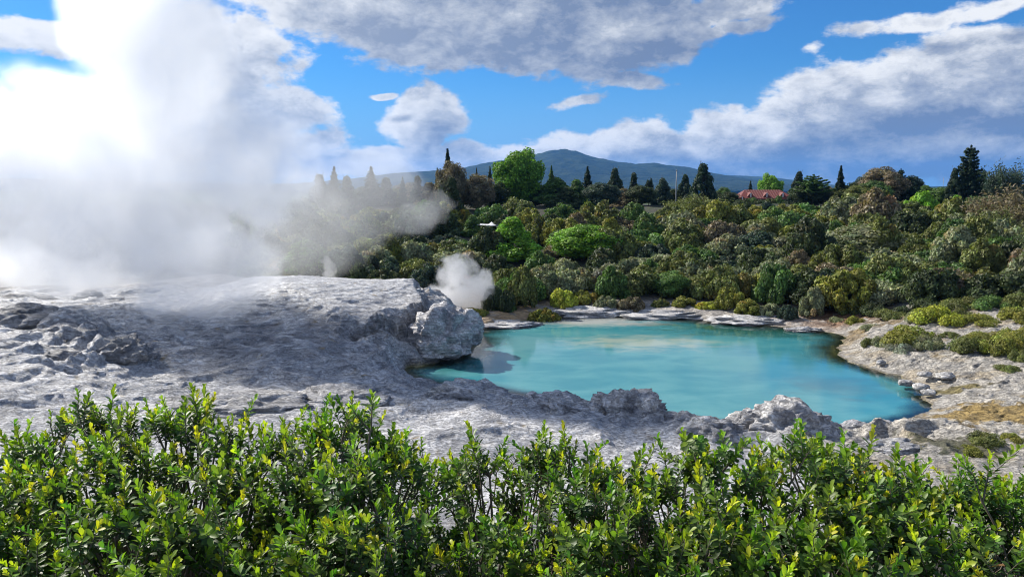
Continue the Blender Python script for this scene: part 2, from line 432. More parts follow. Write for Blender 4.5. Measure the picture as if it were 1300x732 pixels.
# colours of the crust
def C(*a): return np.array(a, float)
n1 = fbm2(X * .18, Y * .25, 4, 100); n2 = fbm2(X * .7, Y * .9, 4, 110); n3 = fbm2(X * 2.2, Y * 2.6, 3, 120)
base = C(.56, .565, .575)
col = np.tile(base, (len(X), 1))
def blend(col, c, m):
    m = np.clip(m, 0, 1)[:, None]; return col * (1 - m) + np.asarray(c) * m
col = blend(col, C(.36, .37, .39), sstep(-.1, .6, n1 + .3 * n2) * .8)
col = blend(col, C(.66, .65, .635), sstep(.15, .6, n2) * .5)
wetdome = sstep(-3, 2, sw) * (1 - right * .6)
col = blend(col, C(.20, .21, .235), wetdome * sstep(-.5, .35, n2 + .5 * n1) * sstep(48, 42, Y) * .85)
col = blend(col, C(.17, .175, .19), np.exp(-(((X + 13) / 7) ** 2 + ((Y - 38.5) / 3.2) ** 2)) * sstep(-.5, .4, n2 + n3 * .5 + .2) * .75)
col = blend(col, C(.13, .125, .12), np.exp(-((sw + .15) / .45) ** 2) * right * .75 * sstep(-.3, .3, n3 + .3))       # darker band along the wall
col = blend(col, C(.62, .63, .645), sstep(2.9, 3.7, H + .25 * n2) * (Y > 40) * (Y < 66) * (X < 0) * sstep(-.5, .3, n3 + .3) * .85)  # glare on the dome top and left flat, painted as pale crust colour
rbank = sstep(9, 14, X) * (Y < 75)
col = blend(col, C(.44, .405, .34), rbank * .8)
col = blend(col, C(.42, .33, .19), rbank * sstep(.1, .6, n2 + n1 * .8 + .05) * .5)
col = blend(col, C(.30, .29, .27), rbank * sstep(.15, .5, n3) * .6)
grassy = rbank * sstep(44, 50, Y - (X - 20) * .15) * sstep(-.15, .4, n1 + n2 * .5 + .15)
col = blend(col, C(.24, .17, .075), grassy * .8)
# ochre and moss flats at lower right
d1 = np.exp(-(((X - 20.5) / 2.8) ** 2 + ((Y - 32) / 1.5) ** 2)); d2 = np.exp(-(((X - 21.2) / 2.0) ** 2 + ((Y - 36.6) / .6) ** 2)); d3 = np.exp(-(((X - 16.4) / 2.0) ** 2 + ((Y - 27.6) / 1.2) ** 2))
col = blend(col, C(.33, .225, .06), sstep(.25, .6, d1 + .35 * n3 + .25 * n2) * .9)
col = blend(col, C(.16, .13, .035), sstep(.35, .7, d2 + .35 * n3) * .9)
col = blend(col, C(.085, .085, .025), sstep(.3, .6, d3 + .35 * n3) * .8)
# far shore: sandy ochre flat at the left end, brown algae at the right end
fs = sstep(52, 55, Y) * sstep(72, 66, Y) * (X < 26)
col = blend(col, C(.47, .44, .40), fs * .9)
col = blend(col, C(.46, .30, .13), fs * np.exp(-((X + .2) / 4.0) ** 2) * sstep(-.4, .2, n2 + .2) * .85)
col = blend(col, C(.22, .10, .03), fs * np.exp(-((X - 24.5) / 4.0) ** 2) * sstep(-.5, 0, n2 + .2) * .9)
# wet margin and pool bed
col = blend(col, C(.17, .14, .09), sstep(-.25, -.03, sdp) * .7)
bed = sdp > 0
col = blend(col, C(.33, .29, .12), bed * 1.0); col = blend(col, C(.62, .62, .52), sstep(1.0, 3.5, sdp))
# soil under the bush and on the hill
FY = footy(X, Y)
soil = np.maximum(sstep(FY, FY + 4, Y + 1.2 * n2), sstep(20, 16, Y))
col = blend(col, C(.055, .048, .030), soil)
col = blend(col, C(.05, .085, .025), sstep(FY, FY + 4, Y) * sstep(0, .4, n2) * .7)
plain = sstep(180, 260, Y)
col = blend(col, C(.055, .095, .03), plain)
wet = np.clip(wetdome * .9 * (1 - right * .5) + sstep(-.5, 0, sdp) * .7 + .35 * (X < -12) * (Y < 62) * (Y > 25), 0, 1) * (1 - soil)
nv, nr = NU, len(rows)
i = np.arange(nr - 1)[:, None] * NU + np.arange(NU - 1)[None, :]
Q = np.stack([i, i + 1, i + 1 + NU, i + NU], -1).reshape(-1, 4)
mt, t, o_ = new_mat('sinter_ground'); GM = mt
ge = t.node('ShaderNodeNewGeometry'); pos = ge.outputs['Position']
ca = t.node('ShaderNodeAttribute', attribute_name='col'); wa = t.node('ShaderNodeAttribute', attribute_name='wet')
f1 = t.noise(pos, 1.3, 8, .62); f2 = t.noise(pos, 9, 6, .65); f3 = t.noise(t.mapping(pos, rot=(0, 0, .5), sc=(1, 2.4, 2)), 2.2, 7, .68, .6)
cl = t.mix(1, ca.outputs['Color'], t.mix(t.mapr(f1, .3, .7), (.72, .72, .74), (1.25, 1.24, 1.22)), 'MULTIPLY')
cl = t.mix(1, cl, t.mix(t.mapr(f2, .3, .7), (.78, .77, .77), (1.18, 1.18, 1.18)), 'MULTIPLY')
crack = t.mapr(t.m('ABSOLUTE', t.m('SUBTRACT', f3, .5)), 0, .035)
cl = t.mix(1, cl, t.mix(crack, (.74, .73, .73), (1, 1, 1)), 'MULTIPLY')
near = t.mapr(t.vm('LENGTH', pos), 60, 90, 1, 0)
wv_ = t.node('ShaderNodeTexWave', wave_type='BANDS', bands_direction='Z', ins={'Scale': 1.6, 'Distortion': 6, 'Detail': 5, 'Detail Scale': .7, 'Detail Roughness': .62}); t.l.new(t.mapping(pos, sc=(.35, .35, 1)), wv_.inputs['Vector'])
hgt = t.m('MULTIPLY_ADD', wv_.outputs['Fac'], .045, t.m('ADD', t.m('ADD', t.m('MULTIPLY', f1, .11), t.m('MULTIPLY', f2, .035)), t.m('ADD', t.m('MULTIPLY', f3, .12), t.m('MULTIPLY', crack, .035))))
bp = t.node('ShaderNodeBump', ins={'Height': hgt, 'Strength': 1.0, 'Distance': 1.0})
rg = t.mapr(wa.outputs['Fac'], 0, 1, .88, .42, False)
pr = t.node('ShaderNodeBsdfPrincipled', ins={'Base Color': cl, 'Roughness': rg, 'Normal': bp.outputs[0], 'Specular IOR Level': .5})
t.l.new(pr.outputs[0], o_.inputs[0])
ROCK_NT = None
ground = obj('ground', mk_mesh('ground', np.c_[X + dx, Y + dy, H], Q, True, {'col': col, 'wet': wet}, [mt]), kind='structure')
del XX, YY, UU, Q, P3

# ------------------------------------------------------------ water
wx = np.arange(-9, 30, .25); wy = np.arange(30, 70, .25)
WX, WY = np.meshgrid(wx, wy, indexing='ij'); s_ = sdf(WX.ravel(), WY.ravel(), SHC)
keep = (s_ > -1.4)
hh = height(WX.ravel(), WY.ravel())[0]
ii = np.arange(len(wx) - 1)[:, None] * len(wy) + np.arange(len(wy) - 1)[None, :]
wq = np.stack([ii, ii + len(wy), ii + 1 + len(wy), ii + 1], -1).reshape(-1, 4)
wq = wq[keep[wq].all(1)]
used = np.unique(wq); remap = np.full(len(s_), -1); remap[used] = np.arange(len(used))
wm, t, o_ = new_mat('thermal_water')
ge = t.node('ShaderNodeNewGeometry'); pos = ge.outputs['Position']
da = t.node('ShaderNodeAttribute', attribute_name='depth').outputs['Fac']
bed_n = t.noise(pos, .16, 5, .55, .4); n_b = t.noise(t.mapping(pos, sc=(1, 1.6, 1)), .45, 6, .6, .5)
tq = t.mix(t.mapr(t.noise(t.mapping(pos, sc=(1, 1.5, 1)), .3, 5, .5, .3), .3, .75), (.04, .225, .265), (.10, .31, .32))
# tone patches: pale silt drift in the middle, paler stretch at far left
def patch(c, r, n_amt=.9):
    q = t.mapping(pos, (c[0], c[1], 0), (0, 0, 0), (r[0], r[1], 50), 'TEXTURE')
    return t.m('SUBTRACT', t.m('SUBTRACT', 1.0, t.vm('LENGTH', q)), t.m('MULTIPLY', t.m('SUBTRACT', n_b, .5), n_amt * 2))
p1 = t.mapr(patch((8.5, 49.5), (6.5, 3.4)), 0, .9); p2 = t.mapr(patch((6, 58), (8, 3.4)), 0, .7)
p3 = t.mapr(patch((16.5, 38.3), (3.2, 3.0)), 0, .8)
p4 = t.mapr(patch((13.5, 43.5), (4.5, 3.2)), 0, .8)
tq = t.mix(t.m('MULTIPLY', p1, .85), tq, (.36, .42, .34)); tq = t.mix(t.m('MULTIPLY', p2, .9), tq, (.46, .46, .42))
tq = t.mix(t.m('MULTIPLY', p3, .55), tq, (.10, .15, .13)); tq = t.mix(t.m('MULTIPLY', p4, .45), tq, (.16, .40, .33))
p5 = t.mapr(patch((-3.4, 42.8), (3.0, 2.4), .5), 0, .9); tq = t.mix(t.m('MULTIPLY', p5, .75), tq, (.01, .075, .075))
p6 = t.mapr(patch((19, 55.5), (11, 6), .5), 0, .7); tq = t.mix(t.m('MULTIPLY', p6, .95), tq, (.012, .075, .055))  # dark green tree reflection off the far right shore, painted into the water colour
p7 = t.mapr(patch((17, 42), (9, 9), .4), 0, .9); tq = t.mix(t.m('MULTIPLY', p7, .5), tq, (.03, .18, .25))
p8 = t.mapr(patch((.5, 49), (4.5, 6), .6), 0, .9); tq = t.mix(t.m('MULTIPLY', p8, .6), tq, (.16, .33, .36))
rp = t.noise(t.mapping(pos, rot=(0, 0, .4), sc=(1, 1.9, 1)), 4.5, 3, .55); rp2 = t.noise(pos, 17, 2, .5)
bp = t.node('ShaderNodeBump', ins={'Height': t.m('ADD', rp, t.m('MULTIPLY', rp2, .12)), 'Strength': .022, 'Distance': .12})
dif = t.node('ShaderNodeBsdfDiffuse', ins={'Color': tq})
tr = t.node('ShaderNodeBsdfTransparent', ins={'Color': (.80, .88, .80, 1)})
bodym = t.node('ShaderNodeMixShader'); t.l.new(t.mapr(da, .03, .6), bodym.inputs[0]); t.l.new(tr.outputs[0], bodym.inputs[1]); t.l.new(dif.outputs[0], bodym.inputs[2])
gl = t.node('ShaderNodeBsdfGlossy', ins={'Roughness': .05, 'Normal': bp.outputs[0], 'Color': (1, 1, 1, 1)})
fr = t.node('ShaderNodeFresnel', ins={'IOR': 1.33, 'Normal': bp.outputs[0]})
mx = t.node('ShaderNodeMixShader'); t.l.new(fr.outputs[0], mx.inputs[0]); t.l.new(bodym.outputs[0], mx.inputs[1]); t.l.new(gl.outputs[0], mx.inputs[2])
t.l.new(mx.outputs[0], o_.inputs[0])
wv = np.c_[WX.ravel(), WY.ravel(), np.zeros(len(s_))][used]
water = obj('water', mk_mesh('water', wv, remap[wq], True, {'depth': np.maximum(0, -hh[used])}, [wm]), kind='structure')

# ------------------------------------------------------------ mountain and far hills
def ridge_mesh(name, prof, dist, depth, mat, seed, base=2.0):
    prof = np.array(prof, float); xs = np.linspace(prof[0, 0], prof[-1, 0], 260)
    top = np.interp(xs, prof[:, 0], prof[:, 1])
    nz = 60; V = []
    for j in range(nz + 30):
        s = (j / nz) ; yy = dist - depth * (1 - s)
        prof_h = s ** 1.15 if s <= 1 else max(0, 1 - (s - 1) * 1.8)
        wx_ = (xs - 650) / F * dist
        h = np.array([on_y(x, p, dist)[2] for x, p in zip(xs, top)]) - base
        env = prof_h
        h2 = base + np.maximum(0, h) * (env * (1 + .32 * (1 - min(1, s)) * fbm2(wx_ / (depth * .18), np.full_like(wx_, yy / (depth * .3)), 4, seed)) ) + .02 * h * fbm2(wx_ / (depth * .03), np.full_like(wx_, yy / (depth * .04)), 3, seed + 3) 
        V.append(np.c_[wx_, np.full_like(xs, yy), h2 - (8 if prof_h <= 0.001 else 0)])
    n = len(xs); m = len(V); V = np.concatenate(V)
    i = np.arange(m - 1)[:, None] * n + np.arange(n - 1)[None, :]
    return obj(name, mk_mesh(name, V, np.stack([i, i + 1, i + 1 + n, i + n], -1).reshape(-1, 4), True, None, [mat]), kind='structure')
mm, t, o_ = new_mat('far_forest')
ge = t.node('ShaderNodeNewGeometry'); pos = ge.outputs['Position']
fn = t.noise(pos, .012, 8, .65); fp = t.noise(pos, .0022, 3, .5)
cl = t.mix(t.mapr(fn, .35, .65), (.012, .022, .012), (.035, .05, .024)); cl = t.mix(t.m('MULTIPLY', t.mapr(fp, .56, .64), .6), cl, (.06, .085, .03))
bp = t.node('ShaderNodeBump', ins={'Height': fn, 'Strength': 1.0, 'Distance': 40.0})
pr = t.node('ShaderNodeBsdfPrincipled', ins={'Base Color': cl, 'Roughness': .95, 'Normal': bp.outputs[0], 'Specular IOR Level': .1}); t.l.new(pr.outputs[0], o_.inputs[0])
ridge_mesh('mountain', [(330,236),(440,228),(500,220),(530,218),(560,216),(590,213),(615,207),(640,203),(665,200),(690,193),(705,190),(718,189.5),(730,192),(750,199),(780,205),(805,208),(830,206.5),(840,209),(870,212),(900,219),(935,226),(980,234),(1020,238)], 5200, 1500, mm, 3)
ridge_mesh('hills', [(820,237),(870,225),(905,222),(940,223),(975,225),(1000,228),(1030,233),(1070,236),(1130,237),(1180,236.5),(1260,237),(1400,236),(1600,233)], 6800, 1500, mm, 13)
ridge_mesh('hills', [(-500,232),(-200,224),(0,226),(200,230),(360,233),(480,232),(560,236)], 6200, 1500, mm, 23)
# ------------------------------------------------------------ steam
def steam(name, blobs, K, thr, amp, nsc, label, cat, aniso=.6, soft=.28):
    """blobs: (centre, radii) ellipsoids; a closed lumpy hull round them holds a billowing density that is nil at the hull"""
    C0 = np.mean([b[0] for b in blobs], axis=0)
    V, T = ico(5); rmax = np.zeros(len(V))
    for c, r in blobs:                                 # star-shaped union seen from C0
        c = np.array(c, float); r = np.array(r, float) + 1.9 / nsc
        o = (C0 - c) / r; dd = V / r
        A = (dd ** 2).sum(1); B = 2 * (dd * o).sum(1); Cc = (o ** 2).sum() - 1
        disc = B * B - 4 * A * Cc; ok = disc > 0
        tt = np.where(ok, (-B + np.sqrt(np.maximum(disc, 0))) / (2 * A), 0); rmax = np.maximum(rmax, tt)
    me = mk_mesh(name, V * (rmax * 1.0)[:, None] + C0, T, True)
    m, t, o_ = new_mat(name)
    pos = t.node('ShaderNodeNewGeometry').outputs['Position']
    w1 = t.vm('SCALE', t.vm('SUBTRACT', t.noise(pos, .55 * nsc, 2, .5, out=1), (.5, .5, .5)), sc=1.7 / nsc)
    pw = t.vm('ADD', pos, w1); acc = None
    for c, r in blobs:
        vi = pw
        if acc is not None:
            nn = t.node('ShaderNodeVectorMath', operation='MULTIPLY_ADD'); t.l.new(acc, nn.inputs[0]); nn.inputs[1].default_value = (1e-8,) * 3; t.l.new(pw, nn.inputs[2]); vi = nn.outputs[0]
        q = t.mapping(vi, tuple(map(float, c)), (0, 0, 0), tuple(float(x) for x in r), 'TEXTURE')
        d_ = t.m('SUBTRACT', 1, t.vm('LENGTH', q), clamp=True)
        acc = d_ if acc is None else t.m('SMOOTH_MAX', acc, d_, .07)
    n = t.m('SUBTRACT', t.noise(pw, nsc, 5, .6), .5)
    f = t.m('ADD', acc, t.m('MULTIPLY', n, amp))
    den = t.m('MULTIPLY', t.mapr(f, thr, thr + soft), K)
    den = t.m('MULTIPLY', den, t.mapr(acc, .075, .26))
    pv = t.node('ShaderNodeVolumePrincipled', ins={'Color': (.998, .998, .998, 1), 'Anisotropy': aniso, 'Density': den})
    t.l.new(pv.outputs[0], o_.inputs['Volume'])
    me.materials.append(m)
    return obj(name, me, kind='stuff', label=label, category=cat, group='geothermal steam')
def B(px, py, y, rx, ry, rz): return (on_y(px, py, y), (rx, ry, rz))
steam('steam', [
    B(278, 398, 44, 2.8, 2.4, 2.0), B(240, 372, 44, 4.2, 2.8, 2.6), B(285, 335, 44.5, 4.2, 3.0, 4.0), B(230, 300, 45, 6, 3.6, 4.3), B(305, 225, 45.5, 5.4, 3.6, 5.0),
    B(190, 190, 46, 7.5, 3.8, 6.5), B(90, 300, 46, 7.5, 3.4, 4.8), B(60, 215, 47, 7.8, 3.6, 7.2), B(210, 70, 47, 5.6, 3.6, 7.0), B(150, 10, 48, 4.4, 3.2, 5),
    B(-20, 190, 48, 5, 3.2, 4.5), B(190, -40, 48, 5, 3.4, 5)], .50, -.02, 1.5, .46,
    'tall white steam plume rising off the wet dome', 'steam', aniso=.55, soft=.62)
steam('steam', [B(590, 372, 59, 2.6, 1.8, 1.9), B(566, 378, 59, 2.3, 1.6, 1.4), B(578, 346, 59.5, 1.9, 1.4, 1.9), B(552, 385, 58, 1.6, 1.2, .9), B(608, 362, 59.5, 1.8, 1.4, 1.7)], .95, .10, 2.1, 1.1,
    'small white steam puff behind the dome at the pool corner', 'steam')
steam('steam', [B(430, 265, 66, 7.5, 4, 4.4), B(480, 235, 67, 5.5, 4, 3.2), B(390, 300, 65, 6, 4, 4.4), B(500, 265, 67, 4.5, 3, 3.0)], .10, .01, 1.3, .32,
    'thin drifting steam veil before the dark hill bushes', 'steam')
steam('steam', [B(20, 345, 58, 6, 3, 3.2), B(90, 350, 57, 5, 3, 2.4), B(140, 365, 55, 4.5, 3, 1.8)], .22, .05, .9, .35,
    'low steam lying over the far terrace at the frame edge', 'steam')
steam('steam', [B(538, 272, 88, 3.8, 2, 2.4), B(552, 262, 88, 2.6, 2, 2.0)], .10, .05, 1.5, .55, 'faint steam wisp in front of the rounded green bush', 'steam')
steam('steam', [B(418, 345, 61, .6, .6, 1.1), B(414, 335, 61, .5, .5, .8)], .7, .03, 1.2, 1.6, 'tiny steam wisp above the flat dome top', 'steam')
scene.cycles.volume_step_rate = .8; scene.cycles.volume_max_steps = 192
scene.cycles.volume_bounces = 16
# ------------------------------------------------------------ boulders and rock outcrops
def boulder(px, py, w, h, seed, label, z=.4, dep=.8, tone=.42, sharp=.5, name='boulder', tilt=0, wetness=0.0, cat='rock', sub=5, group=None, warm=0):
    p = on_z(px, py, z); d = p[1]; sx = w * d / F / 2; sz = h * d / F * .62
    V, T = ico(sub); r = np.random.default_rng(seed); off = r.uniform(-50, 50, 3)
    q = V * np.array([sx, sx * dep, sz])
    tone = min(.66, tone * 1.25)
    big = fbm3(V * 1.1 + off, 2, seed); rd = ridge3(V * 1.9 + off, 5, seed + 5) - .5
    fine = ridge3(q * 3.0 + off, 4, seed + 9) - .6
    rr = 1 + .30 * big + .26 * sharp * rd
    P = V * rr[:, None] * np.array([sx, sx * dep, sz])
    P += V * (fine * min(.05, sx * .06))[:, None]
    P[:, 2] = np.where(P[:, 2] < -.35 * sz, -.35 * sz + (P[:, 2] + .35 * sz) * .4, P[:, 2])
    if tilt: P[:, 2] += tilt * P[:, 0]
    n = fbm3(q * 1.2 + off, 4, seed + 1)
    c = np.tile(C(tone, tone * (1 - .03 * warm), tone * (1.02 - .12 * warm)), (len(P), 1))
    c = blend(c, C(tone * .6, tone * .6, tone * .62), sstep(0, .5, n)); c = blend(c, C(tone * 1.15, tone * 1.13, tone * 1.08), sstep(.1, .5, -n) * .7)
    me = mk_mesh(name, P, T, True, {'col': c, 'wet': np.full(len(P), wetness)}, [GM])
    kw = dict(label=label, category=cat)
    if group: kw['group'] = group
    return obj(name, me, loc=(p[0], p[1], z + sz * .15), **kw)
boulder(798, 534, 86, 48, 3, 'pale jagged crumbly boulder on the near pool edge, tallest along that rim', .25, .75, .50, 1.1, warm=.4)
boulder(716, 522, 76, 26, 4, 'low grey cracked boulder sloping toward the pool, just left of the jagged pale one', .6, .9, .44, .9, tilt=-.15)
boulder(753, 530, 38, 22, 14, 'small craggy boulder wedged between the low grey one and the jagged pale one', .45, .8, .44, 1.0)
boulder(596, 507, 96, 28, 5, 'flat grey ledge rock with a dark undercut overlooking the turquoise water', .8, .8, .42, .7, tilt=-.05)
boulder(616, 490, 22, 9, 15, 'tiny white capstone resting on the flat grey ledge rock', 1.15, .8, .55, .6, sub=4)
boulder(905, 560, 88, 36, 6, 'broad low grey rock at the right of the near pool rim, before the domed outcrop', .35, .8, .42, .8)
boulder(950, 548, 54, 34, 7, 'grey knobbly boulder leaning on the left flank of the domed outcrop', .45, .8, .42, .9)
boulder(1008, 553, 108, 54, 8, 'big domed outcrop with bright left face and dark right flank beside the pool', .35, .8, .47, .9, tilt=-.14, warm=.3)
boulder(1104, 556, 30, 22, 9, 'small dark upright rock alone on pale sand at the near pool corner', .3, .9, .30, 1.0, sub=4)
boulder(1130, 572, 80, 16, 10, 'long low dark ledge just above the shrub tops at right', .45, .6, .33, .8)
boulder(1086, 541, 34, 8, 11, 'low flat stone at the waterline between pool corner and small dark rock', .12, .7, .48, .6, sub=4)
boulder(1120, 538, 22, 7, 12, 'little pale stone at the right corner of the pool waterline', .12, .8, .5, .7, sub=4)
boulder(30, 412, 108, 34, 20, 'long dark rounded boulder at the left edge of the terrace', 2.6, .7, .27, .5, tilt=.0, wetness=.5)
boulder(96, 424, 74, 46, 21, 'smooth bright humped boulder right of the long dark rounded one', 2.3, .9, .40, .35, wetness=.5)
boulder(72, 434, 60, 28, 25, 'wet knobbly boulder below the smooth bright hump', 2.3, .9, .34, .8, wetness=.5)
boulder(160, 458, 58, 34, 22, 'dark craggy boulder at the right end of the broken rocks', 1.8, .9, .26, 1.1, wetness=.3)
boulder(70, 462, 70, 22, 23, 'low broken grey boulder on the left terrace below the wet knobbly one', 1.9, .9, .33, 1.0, wetness=.3)
boulder(32, 382, 62, 12, 24, 'thin dark rock slab poking from steam at far left', 2.8, .6, .22, .7, wetness=.4)
boulder(112, 380, 34, 16, 26, 'small round rock half hidden by steam on the bright wet flat', 2.9, .8, .28, .6, wetness=.4, sub=4)
boulder(300, 522, 190, 26, 27, 'wide low crinkled rock swell behind the left shrubs', 1.0, .55, .34, .9, wetness=.2)
boulder(440, 512, 130, 26, 28, 'low split grey rock in front of the fluted dome wall', .8, .7, .38, .8)
boulder(560, 436, 74, 60, 30, 'rounded pale rock lobe at the dome corner dipping into the pool', .9, .9, .52, .85, name='rock_lobe')
boulder(585, 428, 50, 44, 31, 'outermost smooth rock nose of the dome standing in the pool', .9, 1.0, .54, .8, name='rock_lobe')
# flat slabs on the far shore
for i, (px, py, w_, h_, lab) in enumerate([(745, 398, 88, 9, 'flat pale slab on the far shore below the round grey bush'), (850, 399, 110, 7, 'long pale slab on the far shore under the yellow-green thicket'),
        (955, 407, 96, 8, 'long pale slab on the far shore nearest the orange algae'), (1020, 419, 36, 4, 'thin pale slab lying in the water off the orange algae'), (695, 399, 46, 6, 'short pale slab at the far shore beside the olive shrub'),
        (640, 412, 70, 5, 'low brownish slab edging the sandy flat')]):
    boulder(px, py, w_, h_, 50 + i, lab, .05, .55, .55, 1.5, name='rock_slab', warm=.5, cat='rock slab', sub=4)
r_ = np.random.default_rng(99)
spots = [(1150,487),(1166,492),(1180,499),(1200,478),(1175,476),(1230,486),(1255,492),(1285,470),(1215,462),(1262,452),(1120,461),(1140,455)]
places = ['by the right pool shore, lowest toward the dark inlet', 'at the sharp right tip of the water', 'below the right tip of the water, on brown moss', 'in the middle of the right bank crust', 'just above the right tip of the water',
  'beside the brown moss patch on the right bank', 'right of the brown moss patch', 'at the photo edge of the right bank crust', 'under the row of low green mounds', 'below the lone right-hand mound', 'at the waterline below the grey tussocks', 'just below the grey tussocks']
for i, (px, py) in enumerate(spots):
    boulder(px + r_.uniform(-3, 3), py, r_.uniform(9, 24), r_.uniform(5, 9), 70 + i, 'small pale crusty stone ' + places[i], .3 + .02 * (px - 1120) / 10 if py < 480 else .25, .8, .46, 1, name='stone', warm=.5, sub=3, cat='stone')
# ------------------------------------------------------------ vegetation
def foliage_mat(name, trans=.28, rough=.6, spec=.3, use_obj=True):
    m, t, o_ = new_mat(name)
    a = t.node('ShaderNodeAttribute', attribute_name='col'); oi = t.node('ShaderNodeObjectInfo')
    c = t.mix(1, a.outputs['Color'], oi.outputs['Color'], 'MULTIPLY') if use_obj else a.outputs['Color']
    pr = t.node('ShaderNodeBsdfPrincipled', ins={'Base Color': c, 'Roughness': rough, 'Specular IOR Level': spec})
    tr = t.node('ShaderNodeBsdfTranslucent', ins={'Color': t.mix(1, c, (1.5, 1.6, .7), 'MULTIPLY')})
    mx = t.node('ShaderNodeMixShader', ins={0: trans}); t.l.new(pr.outputs[0], mx.inputs[1]); t.l.new(tr.outputs[0], mx.inputs[2]); t.l.new(mx.outputs[0], o_.inputs[0])
    return m
FM = foliage_mat('foliage', .20); 
def plain(name, c, rough=.8, spec=.3, var=.25, sc=8):
    m, t, o_ = new_mat(name); pos = t.node('ShaderNodeTexCoord').outputs['Object']
    n = t.noise(pos, sc, 4, .6)
    cl = t.mix(n, tuple(x * (1 - var) for x in c), tuple(x * (1 + var) for x in c))
    pr = t.node('ShaderNodeBsdfPrincipled', ins={'Base Color': cl, 'Roughness': rough, 'Specular IOR Level': spec}); t.l.new(pr.outputs[0], o_.inputs[0]); return m
BARK = plain('bark', (.10, .085, .065))
def quads(P, N, size, r, elong=1.6, jit=.6):
    n = len(P); N = N + r.normal(size=(n, 3)) * jit; N /= np.linalg.norm(N, axis=1)[:, None]
    a = np.cross(N, r.normal(size=(n, 3))); a /= np.linalg.norm(a, axis=1)[:, None] + 1e-9; b = np.cross(N, a)
    s = (size * r.uniform(.6, 1.3, n))[:, None]
    A = a * s * elong; Bv = b * s
    V = np.stack([P - A, P - Bv * .8, P + A, P + Bv * .8], 1).reshape(-1, 3)
    return V, np.arange(4 * n).reshape(n, 4)
def tint(n, r, lo=.45, hi=1.7, hue=.06):
    v = r.uniform(lo, hi, n) ; c = np.stack([v * (1 + r.normal(0, hue, n)), v, v * (1 + r.normal(0, hue * .6, n))], 1); return np.clip(c, .05, 3)
def lobes_crown(name, seed, nl, shape, lr, nleaf, leaf, top=1.0, brown=0, spread=1.0, core=True, flat=.0, updir=.4, bottom=.08, corek=.60):
    """crown built of many overlapping leafy clumps; shape = function(random) -> centres"""
    r = np.random.default_rng(seed); Cn = shape(r, nl); Rn = r.uniform(lr[0], lr[1], len(Cn))
    mb = MB(); I, T = ico(2)
    lt = tint(len(Cn), r, .65, 1.35, .05)
    if brown:
        k = r.random(len(Cn)) < brown; lt[k] *= np.array([1.35, 1.0, .95])
    if core:
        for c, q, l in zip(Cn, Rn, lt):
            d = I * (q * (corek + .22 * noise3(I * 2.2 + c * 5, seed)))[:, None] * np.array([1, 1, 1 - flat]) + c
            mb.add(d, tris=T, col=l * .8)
    w = Rn ** 2; k = r.choice(len(Cn), int(nleaf * 1.7), p=w / w.sum())
    D = r.normal(size=(len(k), 3)); D[:, 2] += updir; D /= np.linalg.norm(D, axis=1)[:, None]
    rr = Rn[k] * (1 + .25 * noise3(D * 3.5 + Cn[k] * 7, seed + 2) + r.normal(0, .10, len(k)))
    P = Cn[k] + D * rr[:, None] * np.array([1, 1, 1 - flat])
    inside = np.zeros(len(P), int)
    for c, q in zip(Cn, Rn): inside += (((P - c) / np.array([1, 1, 1 - flat])) ** 2).sum(1) < (q * .84) ** 2
    ok = (inside == 0) & (P[:, 2] > bottom); P, D, k = P[ok][:nleaf], D[ok][:nleaf], k[ok][:nleaf]
    V, Q = quads(P, D, leaf, r)
    tt = tint(len(P), r) * lt[k]
    mb.add(V, quads=Q, col=np.repeat(tt, 4, 0))
    return mb.mesh(name, FM)
def dome(h=.75, rad=.72, sy=1.0):
    def f(r, n):
        out = []
        while len(out) < n:
            a = r.uniform(0, 2 * math.pi); q = math.sqrt(r.random()) * rad
            z = h * math.sqrt(max(0, 1 - (q / rad) ** 2 * .85)) * r.uniform(.72, 1.0)
            if r.random() < .35: z *= r.uniform(.3, .7)
            out.append((math.cos(a) * q, math.sin(a) * q * sy, max(.12, z - .12)))
        return np.array(out)
    return f
def ball(h, rad, zc):
    def f(r, n):
        d = r.normal(size=(n, 3)); d /= np.linalg.norm(d, axis=1)[:, None]; d *= (r.random(n) ** .25)[:, None]
        return d * np.array([rad, rad, h]) + np.array([0, 0, zc])
    return f
def coneshape(h, rad, z0, pw=1.0):
    def f(r, n):
        z = r.random(n) ** 1.35; a = r.uniform(0, 6.283, n); q = rad * (1 - z) ** pw * r.uniform(.5, 1, n)
        return np.stack([np.cos(a) * q, np.sin(a) * q, z0 + z * h], 1)
    return f
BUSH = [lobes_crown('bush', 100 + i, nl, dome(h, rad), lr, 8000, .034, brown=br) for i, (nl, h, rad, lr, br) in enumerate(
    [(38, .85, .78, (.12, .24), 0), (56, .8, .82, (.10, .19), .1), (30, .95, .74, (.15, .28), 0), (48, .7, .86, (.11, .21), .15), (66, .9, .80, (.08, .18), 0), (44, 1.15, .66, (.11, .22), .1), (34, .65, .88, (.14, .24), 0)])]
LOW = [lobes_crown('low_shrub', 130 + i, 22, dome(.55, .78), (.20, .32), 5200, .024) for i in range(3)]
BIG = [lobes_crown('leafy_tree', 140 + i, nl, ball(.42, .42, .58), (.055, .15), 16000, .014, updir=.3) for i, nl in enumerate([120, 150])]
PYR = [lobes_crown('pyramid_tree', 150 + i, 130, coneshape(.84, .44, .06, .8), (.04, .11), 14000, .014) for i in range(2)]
CYP = [lobes_crown('cypress', 160 + i, 150, coneshape(.90, .30 + .1 * i, .04, .8), (.025, .08), 12000, .013) for i in range(2)]
